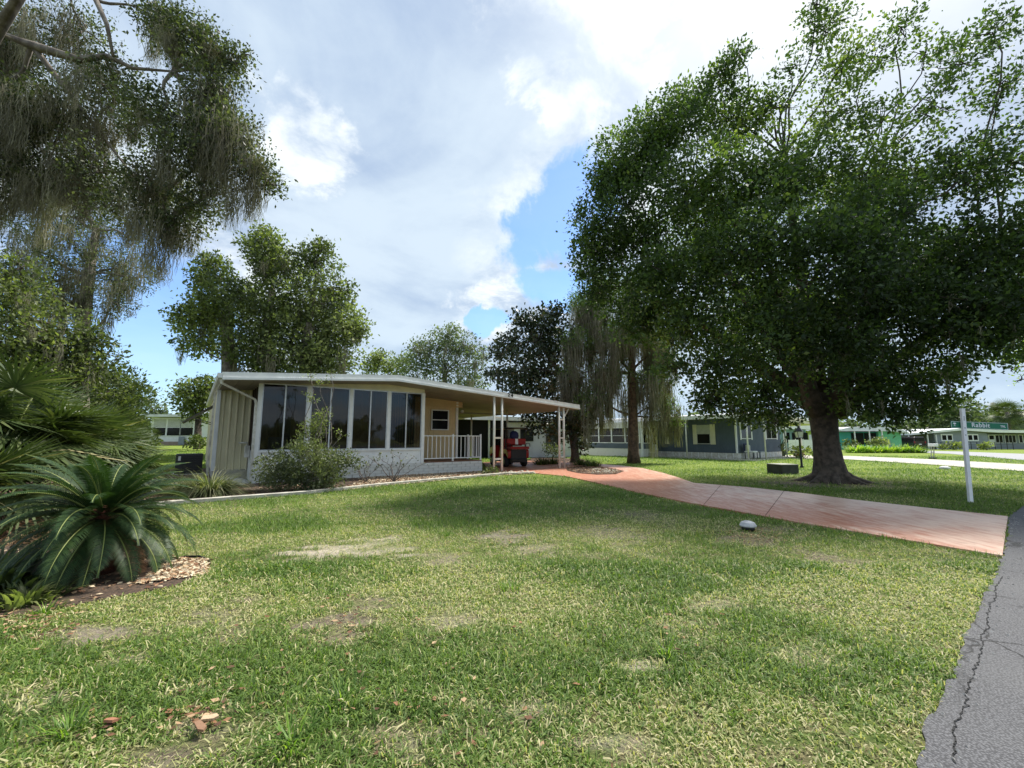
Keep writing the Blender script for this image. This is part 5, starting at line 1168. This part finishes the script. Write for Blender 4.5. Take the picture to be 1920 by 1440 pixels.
mk('far_oak','hazy oak above the grey home, left crown of the far group',1775,88,[(1775,800,.5)],[B(1765,775,88,28),B(1795,765,88,26),B(1745,795,88,26),B(1785,795,88,32),B(1820,780,88,26),B(1725,800,88,18),B(1815,755,88,10,.7)],'farleaf',2.8,.6,.28,'bark',24,None,.6,sp=(7,.6))
mk('far_oak','hazy oak behind the street sign, right crown of the far group',1880,92,[(1880,800,.5)],[B(1850,785,92,22),B(1880,775,92,22),B(1905,785,92,20),B(1860,800,92,24),B(1935,780,92,26),B(1900,802,92,24)],'farleaf',2.8,.6,.28,'bark',25,None,.6,sp=(7,.6))
for i,(u,v,r,l) in enumerate([(1595,800,16,'distant low tree right of the trunk above the turquoise roof'),(1640,802,14,'distant low tree above the green home'),(1690,800,16,'distant low tree above the pale yellow home'),(1290,785,10,'distant tree above the blue home roof, left'),(1510,790,12,'distant tree above the lime green home'),(225,800,12,'distant dark tree between the palmettos and the far white home')]):
    Y=84; x=at(u,822,Y)[0]; mk('far_tree',l,u,Y,[(u,v+5,.3)],[B(u,v,Y,r),B(u-r,v+5,Y,r*.7),B(u+r,v+5,Y,r*.7)],'farleaf',2.6,.6,.3,'bark',26+i,None,.4,sp=(6,.6))
mk('green_branch_tree','tree off the right edge with light green leaf sprays hanging in',2010,20,[(2010,700,.2),(1990,640,.14)],[B(1935,655,20,42,.6),B(1900,690,20,16,.4),B(1990,640,20,60,.7),B(1915,640,20,20,.4),B(1915,712,20,14,.3)],'brightleaf',1.,.14,.2,'bark',33,None,.25,gap=.1)  # leaf sprays get their light green from the leaf colour itself
palmetto('cabbage palm right of the street sign behind the grey home',*pxy(1895,78),34,6.2,1.6,31,2.2,'cabbage_palm','palm tree',.3,(-.8,1.3))
palmetto('leaning cabbage palm left of the far white home',*pxy(247,36),34,1.9,1.0,32,1.5,'cabbage_palm','palm tree',.26,(-.9,1.3))
# far treeline so the horizon is closed
rgf=np.random.default_rng(77); parts=[]
for i in range(110):
    a_=rgf.uniform(-2.4,2.4); Yd=rgf.uniform(130,190); c=np.array([math.sin(a_)*Yd,math.cos(a_)*Yd,rgf.uniform(1.,4.)]); r=np.array([rgf.uniform(6,11),6,rgf.uniform(3,6.)])
    n=200; dd=unit(rgf.normal(size=(n,3))); P=c+dd*r*(rgf.random((n,1))**.4); parts.append(leafgeo(P,2.4,.35,.1,rgf,None,np.clip(.45+.2*rgf.normal(size=n),0,1)))
V,Fx,A=cat(parts); o=npmesh('treeline',V,Fx,M['farleaf'],None,{'v':A},kind='stuff'); o['label']='low distant treeline along the horizon'
print('tris',sum(len(o.data.polygons) for o in bpy.data.objects if o.type=='MESH'))
